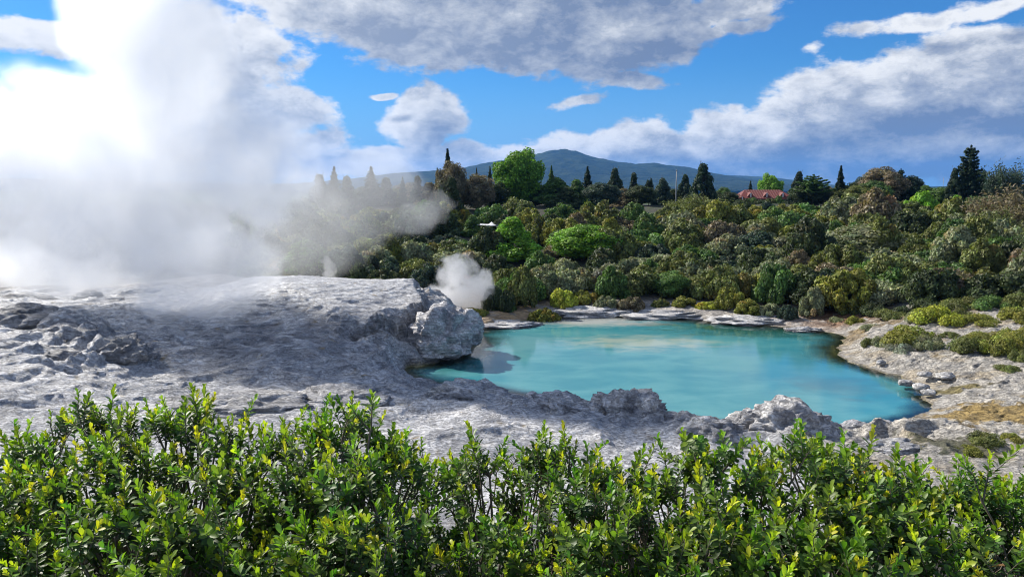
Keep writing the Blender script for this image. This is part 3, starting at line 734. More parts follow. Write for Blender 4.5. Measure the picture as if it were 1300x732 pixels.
def whorl_conifer(name, seed, wid, nlev, nleaf, leaf, droop=.25, gap=.15, top=1.0, prof=1.0, z0=.08):
    r = np.random.default_rng(seed); P = []; N = []; mbt = MB()
    for L in range(nlev):
        f = L / (nlev - 1); z = z0 + (1 - z0) * f ** .92; R_ = wid * (1 - f) ** prof * r.uniform(.75, 1.1) + .012
        nb = r.integers(5, 9); a0 = r.uniform(0, 6.28)
        for b in range(nb):
            a = a0 + b * 6.283 / nb + r.normal(0, .15); rl = R_ * r.uniform(.65, 1.12)
            m = max(6, int(nleaf * rl / (wid * nlev * 3.2)))
            tt = r.random(m) ** .7; q = rl * tt; wdt = .22 * rl * (1 - .6 * tt) + .004
            side = r.normal(0, .45, m) * wdt
            zz = z - droop * rl * tt ** 1.5 + .1 * rl * tt ** 3 + r.normal(0, .008, m)
            P.append(np.stack([math.cos(a) * q - math.sin(a) * side, math.sin(a) * q + math.cos(a) * side, zz], 1)); 
            N.append(np.tile([math.cos(a) * .3, math.sin(a) * .3, 1], (m, 1)))
            mbt.tube([(0, 0, z), (math.cos(a) * rl * .8, math.sin(a) * rl * .8, z - droop * rl * .7)], [.004, .001], 3, cap=False)
    P = np.concatenate(P); N = np.concatenate(N)
    V, Q = quads(P, N, leaf, r, 2.0, .5); mb = MB(); mb.add(V, quads=Q, col=np.repeat(tint(len(P), r), 4, 0))
    mbt.tube([(0, 0, 0), (0, 0, .5), (0, 0, 1.0)], [.016, .009, .002], 6)
    return mb.mesh(name, FM), mbt.mesh('trunk', BARK)
def wispy(name, seed, nb, nleaf, leaf, wid, z0):
    r = np.random.default_rng(seed); mbt = MB(); P = []
    for b in range(nb):
        a = r.uniform(0, 6.28); q = wid * math.sqrt(r.random()); zt = z0 + (1 - z0) * r.uniform(.45, 1) * (1 - .35 * (q / wid) ** 2)
        p0 = np.array([0, 0, z0 * .3]); p2 = np.array([math.cos(a) * q, math.sin(a) * q, zt]); p1 = (p0 + p2) / 2 + np.array([math.cos(a), math.sin(a), -.5]) * q * .3
        tt = np.linspace(0, 1, 6)[:, None]; pts = (1 - tt) ** 2 * p0 + 2 * tt * (1 - tt) * p1 + tt ** 2 * p2
        mbt.tube(pts, np.linspace(.010, .0015, 6), 3, cap=False)
        m = nleaf // nb; s = r.random(m) ** .5; sp = (1 - s[:, None]) ** 2 * p0 + 2 * s[:, None] * (1 - s[:, None]) * p1 + s[:, None] ** 2 * p2
        P.append(sp + r.normal(size=(m, 3)) * .035 * (s[:, None] + .3))
    P = np.concatenate(P); P = P[P[:, 2] > .06]; V, Q = quads(P, np.tile([0, 0, .5], (len(P), 1)), leaf, r, 2.6, 1.0)
    mb = MB(); mb.add(V, quads=Q, col=np.repeat(tint(len(P), r), 4, 0)); mbt.tube([(0, 0, 0), (0, 0, z0)], [.02, .012], 6)
    return mb.mesh(name, FM), mbt.mesh('trunk', BARK)
def trunk_mesh(seed, h=.5, r0=.03, limbs=6, zc=.6, wid=.3):
    r = np.random.default_rng(seed); mb = MB(); mb.tube([(0, 0, 0), (.01, 0, h * .5), (0, .01, h)], [r0, r0 * .75, r0 * .5], 8)
    for i in range(limbs):
        a = i * 6.283 / limbs + r.uniform(-.3, .3); z = h * r.uniform(.5, .98); q = wid * r.uniform(.7, 1)
        mb.tube([(0, 0, z), (math.cos(a) * q * .5, math.sin(a) * q * .5, z + .08), (math.cos(a) * q, math.sin(a) * q, z + .2)], [r0 * .45, r0 * .3, r0 * .12], 5)
    return mb.mesh('trunk', BARK)
TRK = trunk_mesh(5); TRK2 = trunk_mesh(6, .9, .02, 8, .5, .12)
SPR = [whorl_conifer('conifer', 170, .17, 34, 9000, .012, .3), whorl_conifer('conifer', 171, .26, 28, 10000, .012, .25)]
LAY = [whorl_conifer('layered_pine', 175, .36, 15, 13000, .014, -.05, prof=.55, z0=.25), whorl_conifer('layered_pine', 176, .44, 8, 12000, .015, -.1, prof=.45, z0=.45)]
WSP = [wispy('wispy_tree', 180, 70, 9000, .010, .42, .25), wispy('wispy_tree', 181, 110, 16000, .010, .48, .2)]
BELT = lobes_crown('thicket', 190, 30, dome(.55, .8), (.16, .3), 6500, .03)
CLR = dict(olive=(.105, .12, .034), dark=(.042, .058, .022), grey=(.165, .18, .10), brown=(.14, .115, .07), green=(.07, .125, .03), fresh=(.12, .23, .022), yellow=(.27, .29, .035), moss=(.15, .155, .028), conifer=(.024, .042, .022), blue=(.040, .062, .042), tan=(.19, .135, .075), silver=(.20, .21, .165))
WORD = dict(olive='olive', dark='dark green', grey='grey-green', brown='brownish', green='mid green', fresh='bright green', yellow='yellow-green', moss='mossy yellow-green', conifer='blackish green', blue='bluish green', tan='tan', silver='silvery')
ALLBUSH = []
def put(name, me, x, y, sx, sz, colk, label=None, cat='tree', trunk=None, group=None, sy=None, rz=None, r=rng, z=None):
    g = ground_z(x, y) if z is None else z
    c = 1.28 * np.array(CLR[colk]) * r.uniform(.88, 1.12)
    if trunk:
        root = obj(name, None, loc=(x, y, g - .15)); root.rotation_euler.z = r.uniform(0, 6.28) if rz is None else rz; root.scale = (sx, sx if sy is None else sy, sz)
        cr = obj('crown', me, root); cr.color = (*c, 1); obj('trunk', trunk, root)
    else:
        root = obj(name, me, loc=(x, y, g - .12)); root.rotation_euler.z = r.uniform(0, 6.28) if rz is None else rz; root.scale = (sx, sx if sy is None else sy, sz); root.color = (*c, 1)
    if label: root['label'] = label
    root['category'] = cat
    if group: root['group'] = group
    return root
def tree(kind, px, top, y, wpx, colk, label, name, cat='tree', group=None, wscale=1):
    """a tree whose top shows at (px, top) when it stands y metres off; wpx is the width of its crown in the photo"""
    p = on_y(px, top, y); g = ground_z(p[0], y); h = p[2] - g; w_ = wpx * y / F
    src = {'BIG': (BIG, 1.05), 'PYR': (PYR, .86), 'CYP': (CYP, .66), 'SPR': (SPR, .36), 'LAY': (LAY, .8), 'WSP': (WSP, .92)}[kind[:3]]
    i = int(kind[3]) if len(kind) > 3 else 0; me = src[0][i]
    w_ *= 1.2
    if kind[:3] == 'CYP': den = .6 + .2 * i
    elif kind[:3] == 'SPR': den = (.36, .54)[i]
    elif kind[:3] == 'LAY': den = (.74, .9)[i]
    else: den = src[1]
    tr = TRK
    if isinstance(me, tuple): me, tr = me
    elif kind[:3] in ('PYR', 'CYP'): tr = TRK2
    return put(name, me, p[0], y, w_ / den, h + .15, colk, label, cat, tr, group)
g1 = 'conifers on the skyline'; g2 = 'trees along the skyline'
tree('SPR0', 568, 190, 125, 22, 'conifer', 'tall narrow spire conifer, highest point of the skyline left of the mountain', 'conifer', group=g1)
tree('SPR0', 555, 214, 128, 11, 'conifer', 'small narrow conifer directly left of the tall spire conifer', 'conifer', group=g1)
tree('BIG1', 572, 212, 122, 40, 'brown', 'brownish bushy tree wrapped around the foot of the tall spire conifer', 'broadleaf_tree', group=g2)
tree('CYP0', 573, 226, 104, 30, 'dark', 'tall blackish column tree below the spire conifer', 'cypress', group=g2)
tree('CYP1', 560, 238, 106, 26, 'dark', 'dark pointed tree leaning against the left of the blackish column tree', 'cypress', group=g2)
tree('BIG0', 658, 192, 135, 62, 'fresh', 'large bright green round-headed tree in front of the mountain', 'broadleaf_tree', group=g2)
tree('SPR1', 605, 214, 130, 14, 'conifer', 'small dark conifer between the spire conifer and the round bright tree', 'conifer', group=g1)
tree('SPR1', 622, 212, 131, 16, 'conifer', 'dark conifer tucked against the left of the round bright tree', 'conifer', group=g1)
tree('BIG1', 605, 226, 124, 44, 'brown', 'brownish bushy tree left of the round bright tree', 'broadleaf_tree', group=g2)
tree('SPR1', 700, 211, 140, 20, 'green', 'green pointed conifer just right of the round bright tree', 'conifer', group=g1)
tree('PYR0', 706, 224, 132, 52, 'green', 'fresh green shaggy tree at the foot of the green pointed conifer', 'broadleaf_tree', group=g2)
tree('SPR1', 746, 212, 142, 24, 'conifer', 'dark conifer in front of the mountain, midway to the flagpole', 'conifer', group=g1)
tree('PYR1', 732, 228, 136, 34, 'green', 'soft green tree left of the dark mid-mountain conifer', 'broadleaf_tree', group=g2)
tree('PYR1', 752, 238, 130, 18, 'fresh', 'small bright cone-shaped tree under the dark mid-mountain conifer', 'broadleaf_tree', group=g2)
tree('CYP1', 781, 214, 140, 28, 'conifer', 'dark ragged cypress left of the small round-topped trees', 'cypress', group=g2)
tree('CYP0', 805, 220, 140, 18, 'conifer', 'narrow round-topped dark tree right of the ragged cypress', 'cypress', group=g2)
tree('BIG0', 824, 228, 142, 11, 'conifer', 'little dark round tree between round-topped tree and flagpole', 'broadleaf_tree', group=g2)
tree('PYR0', 842, 225, 138, 26, 'blue', 'bluish green tree immediately left of the flagpole', 'broadleaf_tree', group=g2)
tree('CYP1', 870, 222, 138, 24, 'conifer', 'dark tree immediately right of the flagpole', 'cypress', group=g2)
tree('CYP1', 893, 208, 128, 40, 'conifer', 'large blackish green broad cypress right of the flagpole', 'cypress', group=g2)
tree('BIG1', 918, 240, 150, 20, 'green', 'low green tree between the broad cypress and the red roof', 'broadleaf_tree', group=g2)
tree('SPR1', 953, 230, 180, 14, 'conifer', 'small dark conifer behind the left end of the red roof', 'conifer', group=g1)
tree('BIG0', 979, 222, 200, 30, 'fresh', 'bright green dome-shaped tree behind the red roof', 'broadleaf_tree', group=g2)
tree('CYP1', 1015, 218, 140, 26, 'conifer', 'dark upright tree at the right end of the red roof', 'cypress', group=g2)
tree('LAY1', 1033, 222, 132, 40, 'green', 'wide flat-topped layered green tree right of the red roof', 'layered_tree', group=g2)
tree('BIG1', 1030, 236, 134, 44, 'dark', 'dark leafy tree beneath the flat-topped layered tree', 'broadleaf_tree', group=g2)
tree('SPR0', 1068, 211, 138, 18, 'conifer', 'lone slim dark conifer between layered tree and brown trees', 'conifer', group=g1)
tree('BIG0', 1096, 224, 138, 24, 'blue', 'small greyish round tree at the left of the brown tree group', 'broadleaf_tree', group=g2)
tree('BIG1', 1122, 217, 134, 52, 'brown', 'broad reddish brown tree on the right skyline', 'broadleaf_tree', group=g2)
tree('LAY0', 1144, 215, 138, 18, 'conifer', 'thin open pine behind the right side of the broad brown tree', 'pine_tree', group=g2)
tree('BIG1', 1158, 227, 138, 30, 'conifer', 'dark domed tree right of the thin open pine', 'broadleaf_tree', group=g2)
tree('LAY0', 1233, 186, 124, 36, 'conifer', 'tallest tree on the right, dark pine with tiered crown', 'pine_tree', group=g2)
tree('CYP1', 1213, 214, 124, 24, 'conifer', 'dark pointed tree against the left of the tiered pine', 'cypress', group=g2)
tree('CYP1', 1233, 212, 126, 34, 'conifer', 'dark dense lower growth around the stem of the tiered pine', 'cypress', group=g2)
tree('CYP1', 1250, 217, 126, 20, 'conifer', 'dark short tree against the right of the tiered pine', 'cypress', group=g2)
tree('WSP0', 1284, 198, 112, 52, 'blue', 'feathery grey-green open tree at the far right skyline', 'feathery_tree', group=g2)
tree('WSP1', 1284, 234, 78, 74, 'brown', 'big feathery brownish tree at the right edge of the slope', 'feathery_tree')
tree('WSP1', 1262, 262, 74, 50, 'olive', 'feathery olive tree left of the big brownish feathery one', 'feathery_tree')
tree('PYR1', 650, 276, 82, 66, 'fresh', 'bright green pyramid tree on the lower slope below the white awning', 'broadleaf_tree')
tree('BIG1', 742, 290, 80, 78, 'fresh', 'bright green round leafy tree on the lower slope right of the pyramid tree', 'broadleaf_tree')
tree('BIG0', 543, 256, 98, 38, 'green', 'rounded green bush-like tree with a pale rim seen through steam wisps', 'broadleaf_tree')
tree('PYR0', 600, 272, 96, 28, 'green', 'dense mid green tree immediately left of the white awning', 'broadleaf_tree')
tree('WSP1', 885, 246, 108, 64, 'olive', 'grey-olive spreading tree below the large broad cypress', 'feathery_tree')
tree('BIG1', 945, 256, 104, 32, 'dark', 'dark purplish round tree below the red roof', 'broadleaf_tree')
tree('BIG1', 872, 280, 92, 46, 'tan', 'tan-flowered tree in the middle of the slope', 'broadleaf_tree')
tree('BIG0', 905, 285, 94, 40, 'brown', 'brown-topped tree right of the tan-flowered tree', 'broadleaf_tree')
tree('BIG1', 1098, 290, 76, 92, 'grey', 'large grey-green tree on the right lower slope', 'broadleaf_tree')
tree('BIG0', 1060, 322, 72, 60, 'blue', 'bluish green tree left of the large grey-green tree', 'broadleaf_tree')
tree('BIG1', 1168, 318, 74, 86, 'dark', 'wide dark tree right of the large grey-green tree', 'broadleaf_tree')
tree('BIG0', 1272, 350, 66, 70, 'dark', 'dark glossy tree low at the right above the green mounds', 'broadleaf_tree')
tree('PYR1', 1215, 248, 96, 30, 'fresh', 'bright green slender tree on the right mid slope', 'broadleaf_tree')
tree('BIG1', 828, 352, 70, 42, 'moss', 'yellowish green leafy tree near the far shore, mid photo', 'broadleaf_tree')
tree('BIG0', 850, 346, 64.6, 50, 'green', 'mid green leafy tree at the far shore above its dark reflection', 'broadleaf_tree')
tree('BIG1', 888, 352, 64.8, 44, 'olive', 'olive leafy tree at the far shore, right of the mid green one', 'broadleaf_tree')
tree('BIG0', 905, 325, 76, 62, 'grey', 'pale grey-green tree above the far shore slabs', 'broadleaf_tree')
tree('BIG1', 1008, 300, 82, 60, 'olive', 'olive tree below the red roof on the mid slope', 'broadleaf_tree')
for i, (px, top, w_, side) in enumerate([(405, 222, 18, 'first from the left'), (424, 212, 18, 'second from the left'), (440, 224, 16, 'third from the left'), (471, 212, 22, 'tallest, beside the spread of steam'), (490, 226, 18, 'just right of the tallest'), (511, 225, 12, 'at the edge of the veil'), (530, 224, 14, 'rightmost, clear of the veil')]):
    tree('SPR1' if i % 2 else 'CYP0', px, top, 122 + i * 2, w_ * 1.5, 'conifer', 'dark conifer ghosted by thin steam, ' + side, 'conifer', group='conifers behind the steam veil')
FILL = []; rf_ = np.random.default_rng(8)
for i, (px, top, w_) in enumerate([(520,236,36),(545,232,34),(588,228,40),(628,232,36),(680,236,40),(720,238,40),(765,234,44),(792,238,36),(815,238,34),(836,240,30),(856,238,36),(905,244,28),(925,246,26),(1050,238,40),(1078,234,36),(1092,238,34),(1108,232,40),(1140,236,40),(1176,236,34),(1196,240,34),(1262,224,40),(500,240,34),(470,236,40),(440,240,40),(412,238,40)]):
    ck = ['dark', 'olive', 'green', 'brown', 'blue'][rf_.integers(5)]; kd = ['BIG0', 'BIG1', 'PYR0', 'PYR1'][rf_.integers(4)]
    y_ = rf_.uniform(126, 146); o = tree(kd, px, top + rf_.uniform(-2, 2), y_, w_ * rf_.uniform(.9, 1.25), ck, None, 'broadleaf_tree', 'tree', 'background trees filling the skyline'); FILL.append((o, px, top + 8, ck, w_ > 36))
# right bank: low mounded shrubs
LM = [(1085,412,22,15,'moss'),(1107,416,26,10,'grey'),(1062,408,16,10,'grey'),(1150,434,66,26,'moss'),(1122,440,30,18,'grey'),(1102,438,18,16,'olive'),(1143,443,30,18,'silver'),(1178,446,36,20,'grey'),(1190,410,56,28,'yellow'),(1168,407,40,18,'grey'),
      (1215,402,34,16,'olive'),(1243,409,46,16,'moss'),(1290,404,46,22,'moss'),(1256,422,44,12,'moss'),(1228,444,44,26,'olive'),(1275,448,50,30,'moss'),(1294,455,24,20,'olive'),(1205,426,22,10,'olive'),(1262,448,30,24,'olive'),(1300,428,50,26,'moss'),(1130,404,34,16,'olive'),(1150,399,36,16,'dark'),(1220,392,44,20,'olive'),(1262,393,44,22,'green'),(1080,400,30,18,'olive'),(1110,398,30,18,'dark'),(1180,394,40,20,'dark'),(1296,390,44,24,'olive'),(1235,420,30,12,'moss'),(1165,428,26,10,'olive'),(1280,468,30,10,'olive'),(1250,560,40,20,'olive'),(1228,572,34,14,'moss'),(1285,556,30,12,'moss')]
RB = []
for i, (px, py, w_, h_, ck) in enumerate(LM):
    zz = 1.2
    for _ in range(6): p = on_z(px, py, zz); zz = ground_z(p[0], p[1])
    d = p[1]; s = w_ * d / F / 1.6
    o = put('low_shrub', LOW[i % 3], p[0], d, s, h_ * d / F * 1.25, ck, None, 'shrub', r=rng); o['group'] = 'low mounded shrubs on the right bank'; RB.append((o, px, py - h_ / 2, ck, w_ > 40))
# far shore bushes placed by eye
FS = [(800,395,40,22,'brown'),(690,402,44,24,'moss'),(715,393,40,26,'yellow'),(740,390,40,24,'moss'),(768,394,34,20,'grey'),(663,390,50,48,'olive'),(632,392,44,50,'dark'),(640,398,34,16,'green'),(838,393,26,14,'olive'),(868,394,36,14,'moss'),(900,394,36,14,'yellow'),(925,392,44,32,'moss'),(950,397,40,18,'moss'),(975,400,34,24,'grey'),(700,370,60,40,'grey'),(735,365,54,34,'grey'),(765,360,44,34,'silver'),(600,398,40,14,'moss'),(1000,404,30,22,'blue'),(1030,404,40,34,'grey'),(855,372,40,50,'moss'),(985,385,60,60,'green'),(1045,390,50,60,'blue')]
for i, (px, py, w_, h_, ck) in enumerate(FS):
    zz = .8
    for _ in range(6): p = on_z(px, py, zz); zz = max(.2, ground_z(p[0], p[1]))
    d = p[1]; s = w_ * d / F / 1.9
    o = put('bush', BUSH[i % 7], p[0], d, s, h_ * d / F * 1.0, ck, None, 'bush'); ALLBUSH.append((o, px, py - h_ / 2, ck, w_ > 45))
# scrub on the slope
r2 = np.random.default_rng(21); y = 51; row = 0
keys = ['olive', 'dark', 'grey', 'brown', 'green', 'olive', 'grey', 'moss', 'blue', 'olive', 'green']
while y < 134:
    s = 2.15 + max(0, y - 66) * .026 + max(0, 66 - y) * .02; step = s * 1.55; u = (-.33 if y > 66 else -.05 if y > 61 else .3) + r2.uniform(0, .02)
    while u < .78:
        x = u * y; yy = y + r2.uniform(-.4, .4) * step
        px, _q = to_px(x, yy, 3)
        rs = s * r2.uniform(.8, 1.3) * (1.15 if px > 1020 else 1)
        skip = (px < 630 and yy < 67) or yy < float(footy(np.array(x), np.array(yy))) + .6
        rz_ = rs * r2.uniform(.85, 1.4) * (.85 if yy > 115 else 1)
        gz_ = ground_z(x, yy) if not skip else 0; tpx, tpy = to_px(x, yy, gz_ + rz_ * 1.0); hw = rs * F / yy * .85
        for bx0, bx1, by, bd in ((606, 642, 289, 97), (628, 678, 316, 82), (712, 774, 318, 80), (560, 586, 250, 104), (530, 556, 258, 98)):
            if yy < bd and tpy < by and tpx + hw > bx0 and tpx - hw < bx1: skip = True
        if not skip and len(ALLBUSH) < 291:
            ck = keys[r2.integers(len(keys))]
            if 680 < px < 770 and 112 < yy < 130: ck = 'yellow'
            elif px > 1120 and px < 1240 and 86 < yy < 108 and r2.random() < .45: ck = 'fresh'; rs *= .75; rz_ *= .65
            elif px > 960 and px < 1060 and 92 < yy < 106 and r2.random() < .5: ck = 'moss'
            elif px < 620 and yy > 80 and r2.random() < .5: ck = 'dark'
            o = put('bush', BUSH[r2.integers(7)], x, yy, rs, rz_, ck, None, 'bush', r=r2)
            zt = o.location.z + o.scale.z * .6; q = to_px(x, yy, zt); ALLBUSH.append((o, q[0], q[1], ck, rs > s * 1.05))
        u += step / y * r2.uniform(.85, 1.15)
    y += step * .93
for i, px in enumerate(range(930, 1016, 12)):
    x, y_, zt = on_y(px, 249.5, 152 + (i % 3)); gz = ground_z(x, y_); ck = ['dark', 'olive', 'green'][i % 3]
    o = put('bush', BUSH[i % 7], x, y_, 1.5, max(.8, zt - gz), ck, None, 'bush', r=r2); ALLBUSH.append((o, px, 251, ck, False))
print('bushes', len(ALLBUSH), 'last row', y)
LMK = [(624, 284, 'white awning'), (658, 220, 'round-headed bright tree'), (650, 312, 'bright pyramid tree'), (742, 318, 'round lower-slope tree'), (573, 262, 'blackish column tree'), (859, 235, 'flagpole'), (893, 228, 'broad cypress'),
       (970, 246, 'red roof'), (1068, 230, 'lone slim conifer'), (1233, 210, 'tiered pine'), (1284, 285, 'big feathery tree'), (590, 360, 'small steam puff'), (1045, 408, 'orange algae'), (872, 295, 'tan-flowered tree'), (1098, 330, 'large grey-green tree'), (1168, 350, 'wide dark tree'), (430, 330, 'flat dome top'), (800, 388, 'grey ball bush on the shore')]
def autolabel(items, noun):
    from collections import defaultdict
    b = defaultdict(list)
    for o, px, py, ck, big in items:
        dd = [((px - a) ** 2 + ((py - c) * 1.3) ** 2, k) for k, (a, c, _n) in enumerate(LMK)]; d2, k = min(dd)
        dx, dy = px - LMK[k][0], py - LMK[k][1]
        rel = ('right of' if dx > 0 else 'left of') if abs(dx) > abs(dy) * 1.2 else ('below' if dy > 0 else 'above')
        b[(k, rel, ck, big)].append((d2, o))
    ordn = ['closest', 'second closest', 'third closest', 'fourth closest', 'fifth closest', 'sixth closest', 'seventh closest', 'eighth closest', 'ninth closest', 'tenth closest', 'eleventh closest', 'twelfth closest']
    for (k, rel, ck, big), L in b.items():
        L.sort(key=lambda t: t[0])
        for j, (_d, o) in enumerate(L):
            o['label'] = f"{'large' if big else 'smaller'} {WORD[ck]} {noun} " + (f"{rel} the {LMK[k][2]}" if len(L) == 1 else f"{ordn[min(j, 11)]} {rel} the {LMK[k][2]}")
for it in ALLBUSH: it[0]['group'] = 'rounded bushes covering the slope behind the pool'
autolabel(ALLBUSH, 'rounded bush'); autolabel(RB, 'mounded low shrub'); autolabel(FILL, 'skyline tree')
# bushes behind the terrace at the left, mostly lost in the steam
for i, (x, y, s, lab) in enumerate([(-41, 72, 3.4, 'dark bush at the far left edge seen through low steam'), (-37, 74, 3.0, 'dark bush second from the left edge behind low steam'), (-33, 76, 2.8, 'dark bush fading into the steam, right of two clearer ones'), (-44, 80, 4, 'tall dark bush at the left edge above the other two')]):
    o = put('bush', BUSH[i], x, y, s, s * 1.1, 'dark', lab, 'bush'); o['group'] = 'bushes behind the left terrace'

# ------------------------------------------------------------ buildings and poles
RED = plain('red_roof_iron', (.17, .045, .032), .55, .4, .12, 2); CREAM = plain('cream_wall', (.45, .40, .33)); WHITE = plain('white_paint', (.75, .75, .76), .5); GREYP = plain('grey_pole', (.27, .28, .29), .45); DARKW = plain('dark_timber', (.06, .045, .035)); GLASS = plain('dark_glass', (.02, .025, .03), .1, .6)
def building(px0, px1, pyr, pye, y, name, label):
    a = on_y(px0, pye, y); b = on_y(px1, pye, y); zr = on_y(px0, pyr, y)[2]; ze = a[2]; L = b[0] - a[0]; cx = (a[0] + b[0]) / 2; g = ground_z(cx, y) - .3; D = 7
    root = obj(name, None, loc=(cx, y, g), label=label, category='building')
    mb = MB(); mb.box((0, D / 2, (ze - g) / 2), (L / 2 - .5, D / 2 - .5, (ze - g) / 2)); obj('wall', mb.mesh('wall', CREAM, False), root)
    h = ze - g; H2 = zr - g
    V = [(-L / 2, -.2, h), (L / 2, -.2, h), (L / 2, D + .2, h), (-L / 2, D + .2, h), (-L / 2 + 2.2, D / 2, H2), (L / 2 - 2.2, D / 2, H2), (-L / 2, -.2, h - .18), (L / 2, -.2, h - .18), (L / 2, D + .2, h - .18), (-L / 2, D + .2, h - .18)]
    mb = MB(); mb.add(V, tris=[[3, 0, 4], [1, 2, 5]], quads=[[0, 1, 5, 4], [2, 3, 4, 5], [0, 6, 7, 1], [1, 7, 8, 2], [2, 8, 9, 3], [3, 9, 6, 0], [6, 9, 8, 7]])
    for k in np.arange(-L / 2 + 2.4, L / 2 - 2.3, .55): mb.tube([(k, -.22, h + .02), (k, D / 2 - .05, H2 + .02)], .03, 4)
    rf = obj('roof', mb.mesh('roof', RED, False), root)
    # dormer gables standing out of the front slope
    for k in np.linspace(-L / 2 + 2.6, L / 2 - 2.6, max(2, int(L / 3.2))):
        z0 = h + (H2 - h) * .18; z1 = h + (H2 - h) * .72; m = MB()
        m.add([(k - .8, .3, z0), (k + .8, .3, z0), (k, .3, z1), (k - .8, 2.6, z0), (k + .8, 2.6, z0), (k, 2.8, z1)], tris=[[0, 1, 2], [5, 4, 3]], quads=[[1, 4, 5, 2], [3, 0, 2, 5]])
        dm = obj('dormer', m.mesh('dormer', RED, False), rf)
        m = MB(); m.box((k, .25, (z0 + z1) / 2 - .1), (.10, .03, (z1 - z0) * .45)); obj('finial', m.mesh('finial', WHITE, False), rf)
    for k in np.linspace(-L / 2 + 1.4, L / 2 - 1.4, max(3, int(L / 2.4))):
        m = MB(); m.box((k, .46, h * .55), (.4, .03, .45)); f = obj('window', m.mesh('window', GLASS, False), root)
    for k in np.linspace(-L / 2 + .3, L / 2 - .3, max(4, int(L / 1.8))):
        m = MB(); m.box((k, -.1, (h - .2) / 2), (.06, .06, (h - .2) / 2)); obj('veranda_post', m.mesh('veranda_post', WHITE, False), root)
    return root
building(938, 1010, 241, 252, 165, 'red_roofed_house', 'long low house with red iron roof on the skyline, half hidden by bushes')
building(926, 944, 247, 254, 152, 'red_roofed_house', 'small red-roofed wing in front of the long house, at its left end')
building(900, 912, 249, 254, 150, 'small_house', 'tiny house with pinkish roof between the broad cypress and the red roof')
def pole(px, top, y, rad, name, label, mat):
    p = on_y(px, top, y); g = ground_z(p[0], y); h = p[2] - g; root = obj(name, None, loc=(p[0], y, g), label=label, category='pole')
    m = MB(); m.tube([(0, 0, 0), (0, 0, h * .5), (0, 0, h)], [rad, rad * .85, rad * .6], 10); obj('shaft', m.mesh('shaft', mat), root)
    m = MB(); m.tube([(0, 0, h), (0, 0, h + rad * .8), (0, 0, h + rad * 1.6)], [rad * .9, rad * 1.1, rad * .3], 10); obj('cap', m.mesh('cap', mat), root)
    m = MB(); m.tube([(0, 0, -.1), (0, 0, .3)], [rad * 2, rad * 1.6], 10); obj('base', m.mesh('base', mat), root)
pole(859, 217, 118, .10, 'flagpole', 'pale grey bare flagpole rising among dark trees in front of the mountain', GREYP)
pole(1198, 226, 150, .05, 'mast', 'thin grey mast on the right skyline left of the tiered pine', GREYP)
# mast on the summit
p = on_y(711, 190, 5195); m = MB(); m.tube([p - [0, 0, 12], p + [0, 0, 14]], [2.2, 1.2], 6); obj('summit_mast', m.mesh('summit_mast', GREYP), label='tiny transmitter mast on the mountain summit', category='mast')
# awning
y = 97; p = on_y(624, 286, y); g = ground_z(p[0], y); root = obj('awning', None, loc=(p[0], y, g), label='white peaked canopy of a small shelter among the slope bushes', category='awning')
n = 13; W = 1.75; h = p[2] - g; gx = np.linspace(-1, 1, n); A, Bq = np.meshgrid(gx, gx, indexing='ij')
zz = h + .50 * np.exp(-4.5 * np.sqrt(A ** 2 + Bq ** 2)) + .10 * (np.abs(A) ** 3 + np.abs(Bq) ** 3) - .05
V = np.stack([A * W, Bq * W, zz], -1).reshape(-1, 3); V2 = V - [0, 0, .03]
i = np.arange(n - 1)[:, None] * n + np.arange(n - 1)[None, :]; q = np.stack([i, i + n, i + n + 1, i + 1], -1).reshape(-1, 4)
m = MB(); m.add(V, quads=q); m.add(V2, quads=q[:, ::-1])
for e0, e1 in (((-1, -1), (1, -1)), ((-1, 1), (1, 1)), ((-1, -1), (-1, 1)), ((1, -1), (1, 1))): m.tube([(e0[0] * W, e0[1] * W, h + .12), (0.5 * (e0[0] + e1[0]) * W, .5 * (e0[1] + e1[1]) * W, h + .04), (e1[0] * W, e1[1] * W, h + .12)], .03, 5)
obj('canopy', m.mesh('canopy', WHITE), root)
for sx in (-1, 1):
    for sy in (-1, 1):
        m = MB(); m.tube([(sx * W, sy * W, 0), (sx * W, sy * W, h + .1)], .04, 6); obj('post', m.mesh('post', DARKW), root)
# ------------------------------------------------------------ foreground shrubs
LEAFM, t, o_ = new_mat('shrub_leaf')
a = t.node('ShaderNodeAttribute', attribute_name='col'); c = a.outputs['Color']
pos = t.node('ShaderNodeNewGeometry').outputs['Position']
c = t.mix(1, c, t.mix(t.noise(pos, 60, 3, .6), (.75, .78, .7), (1.2, 1.18, 1.25)), 'MULTIPLY')
pr = t.node('ShaderNodeBsdfPrincipled', ins={'Base Color': c, 'Roughness': .47, 'Specular IOR Level': .45})
tr = t.node('ShaderNodeBsdfTranslucent', ins={'Color': t.mix(1, c, (1.5, 1.75, .45), 'MULTIPLY')})
mx = t.node('ShaderNodeMixShader', ins={0: .36}); t.l.new(pr.outputs[0], mx.inputs[1]); t.l.new(tr.outputs[0], mx.inputs[2]); t.l.new(mx.outputs[0], o_.inputs[0])
STEM = plain('shrub_stem', (.17, .14, .11), .75, .2, .35, 40)
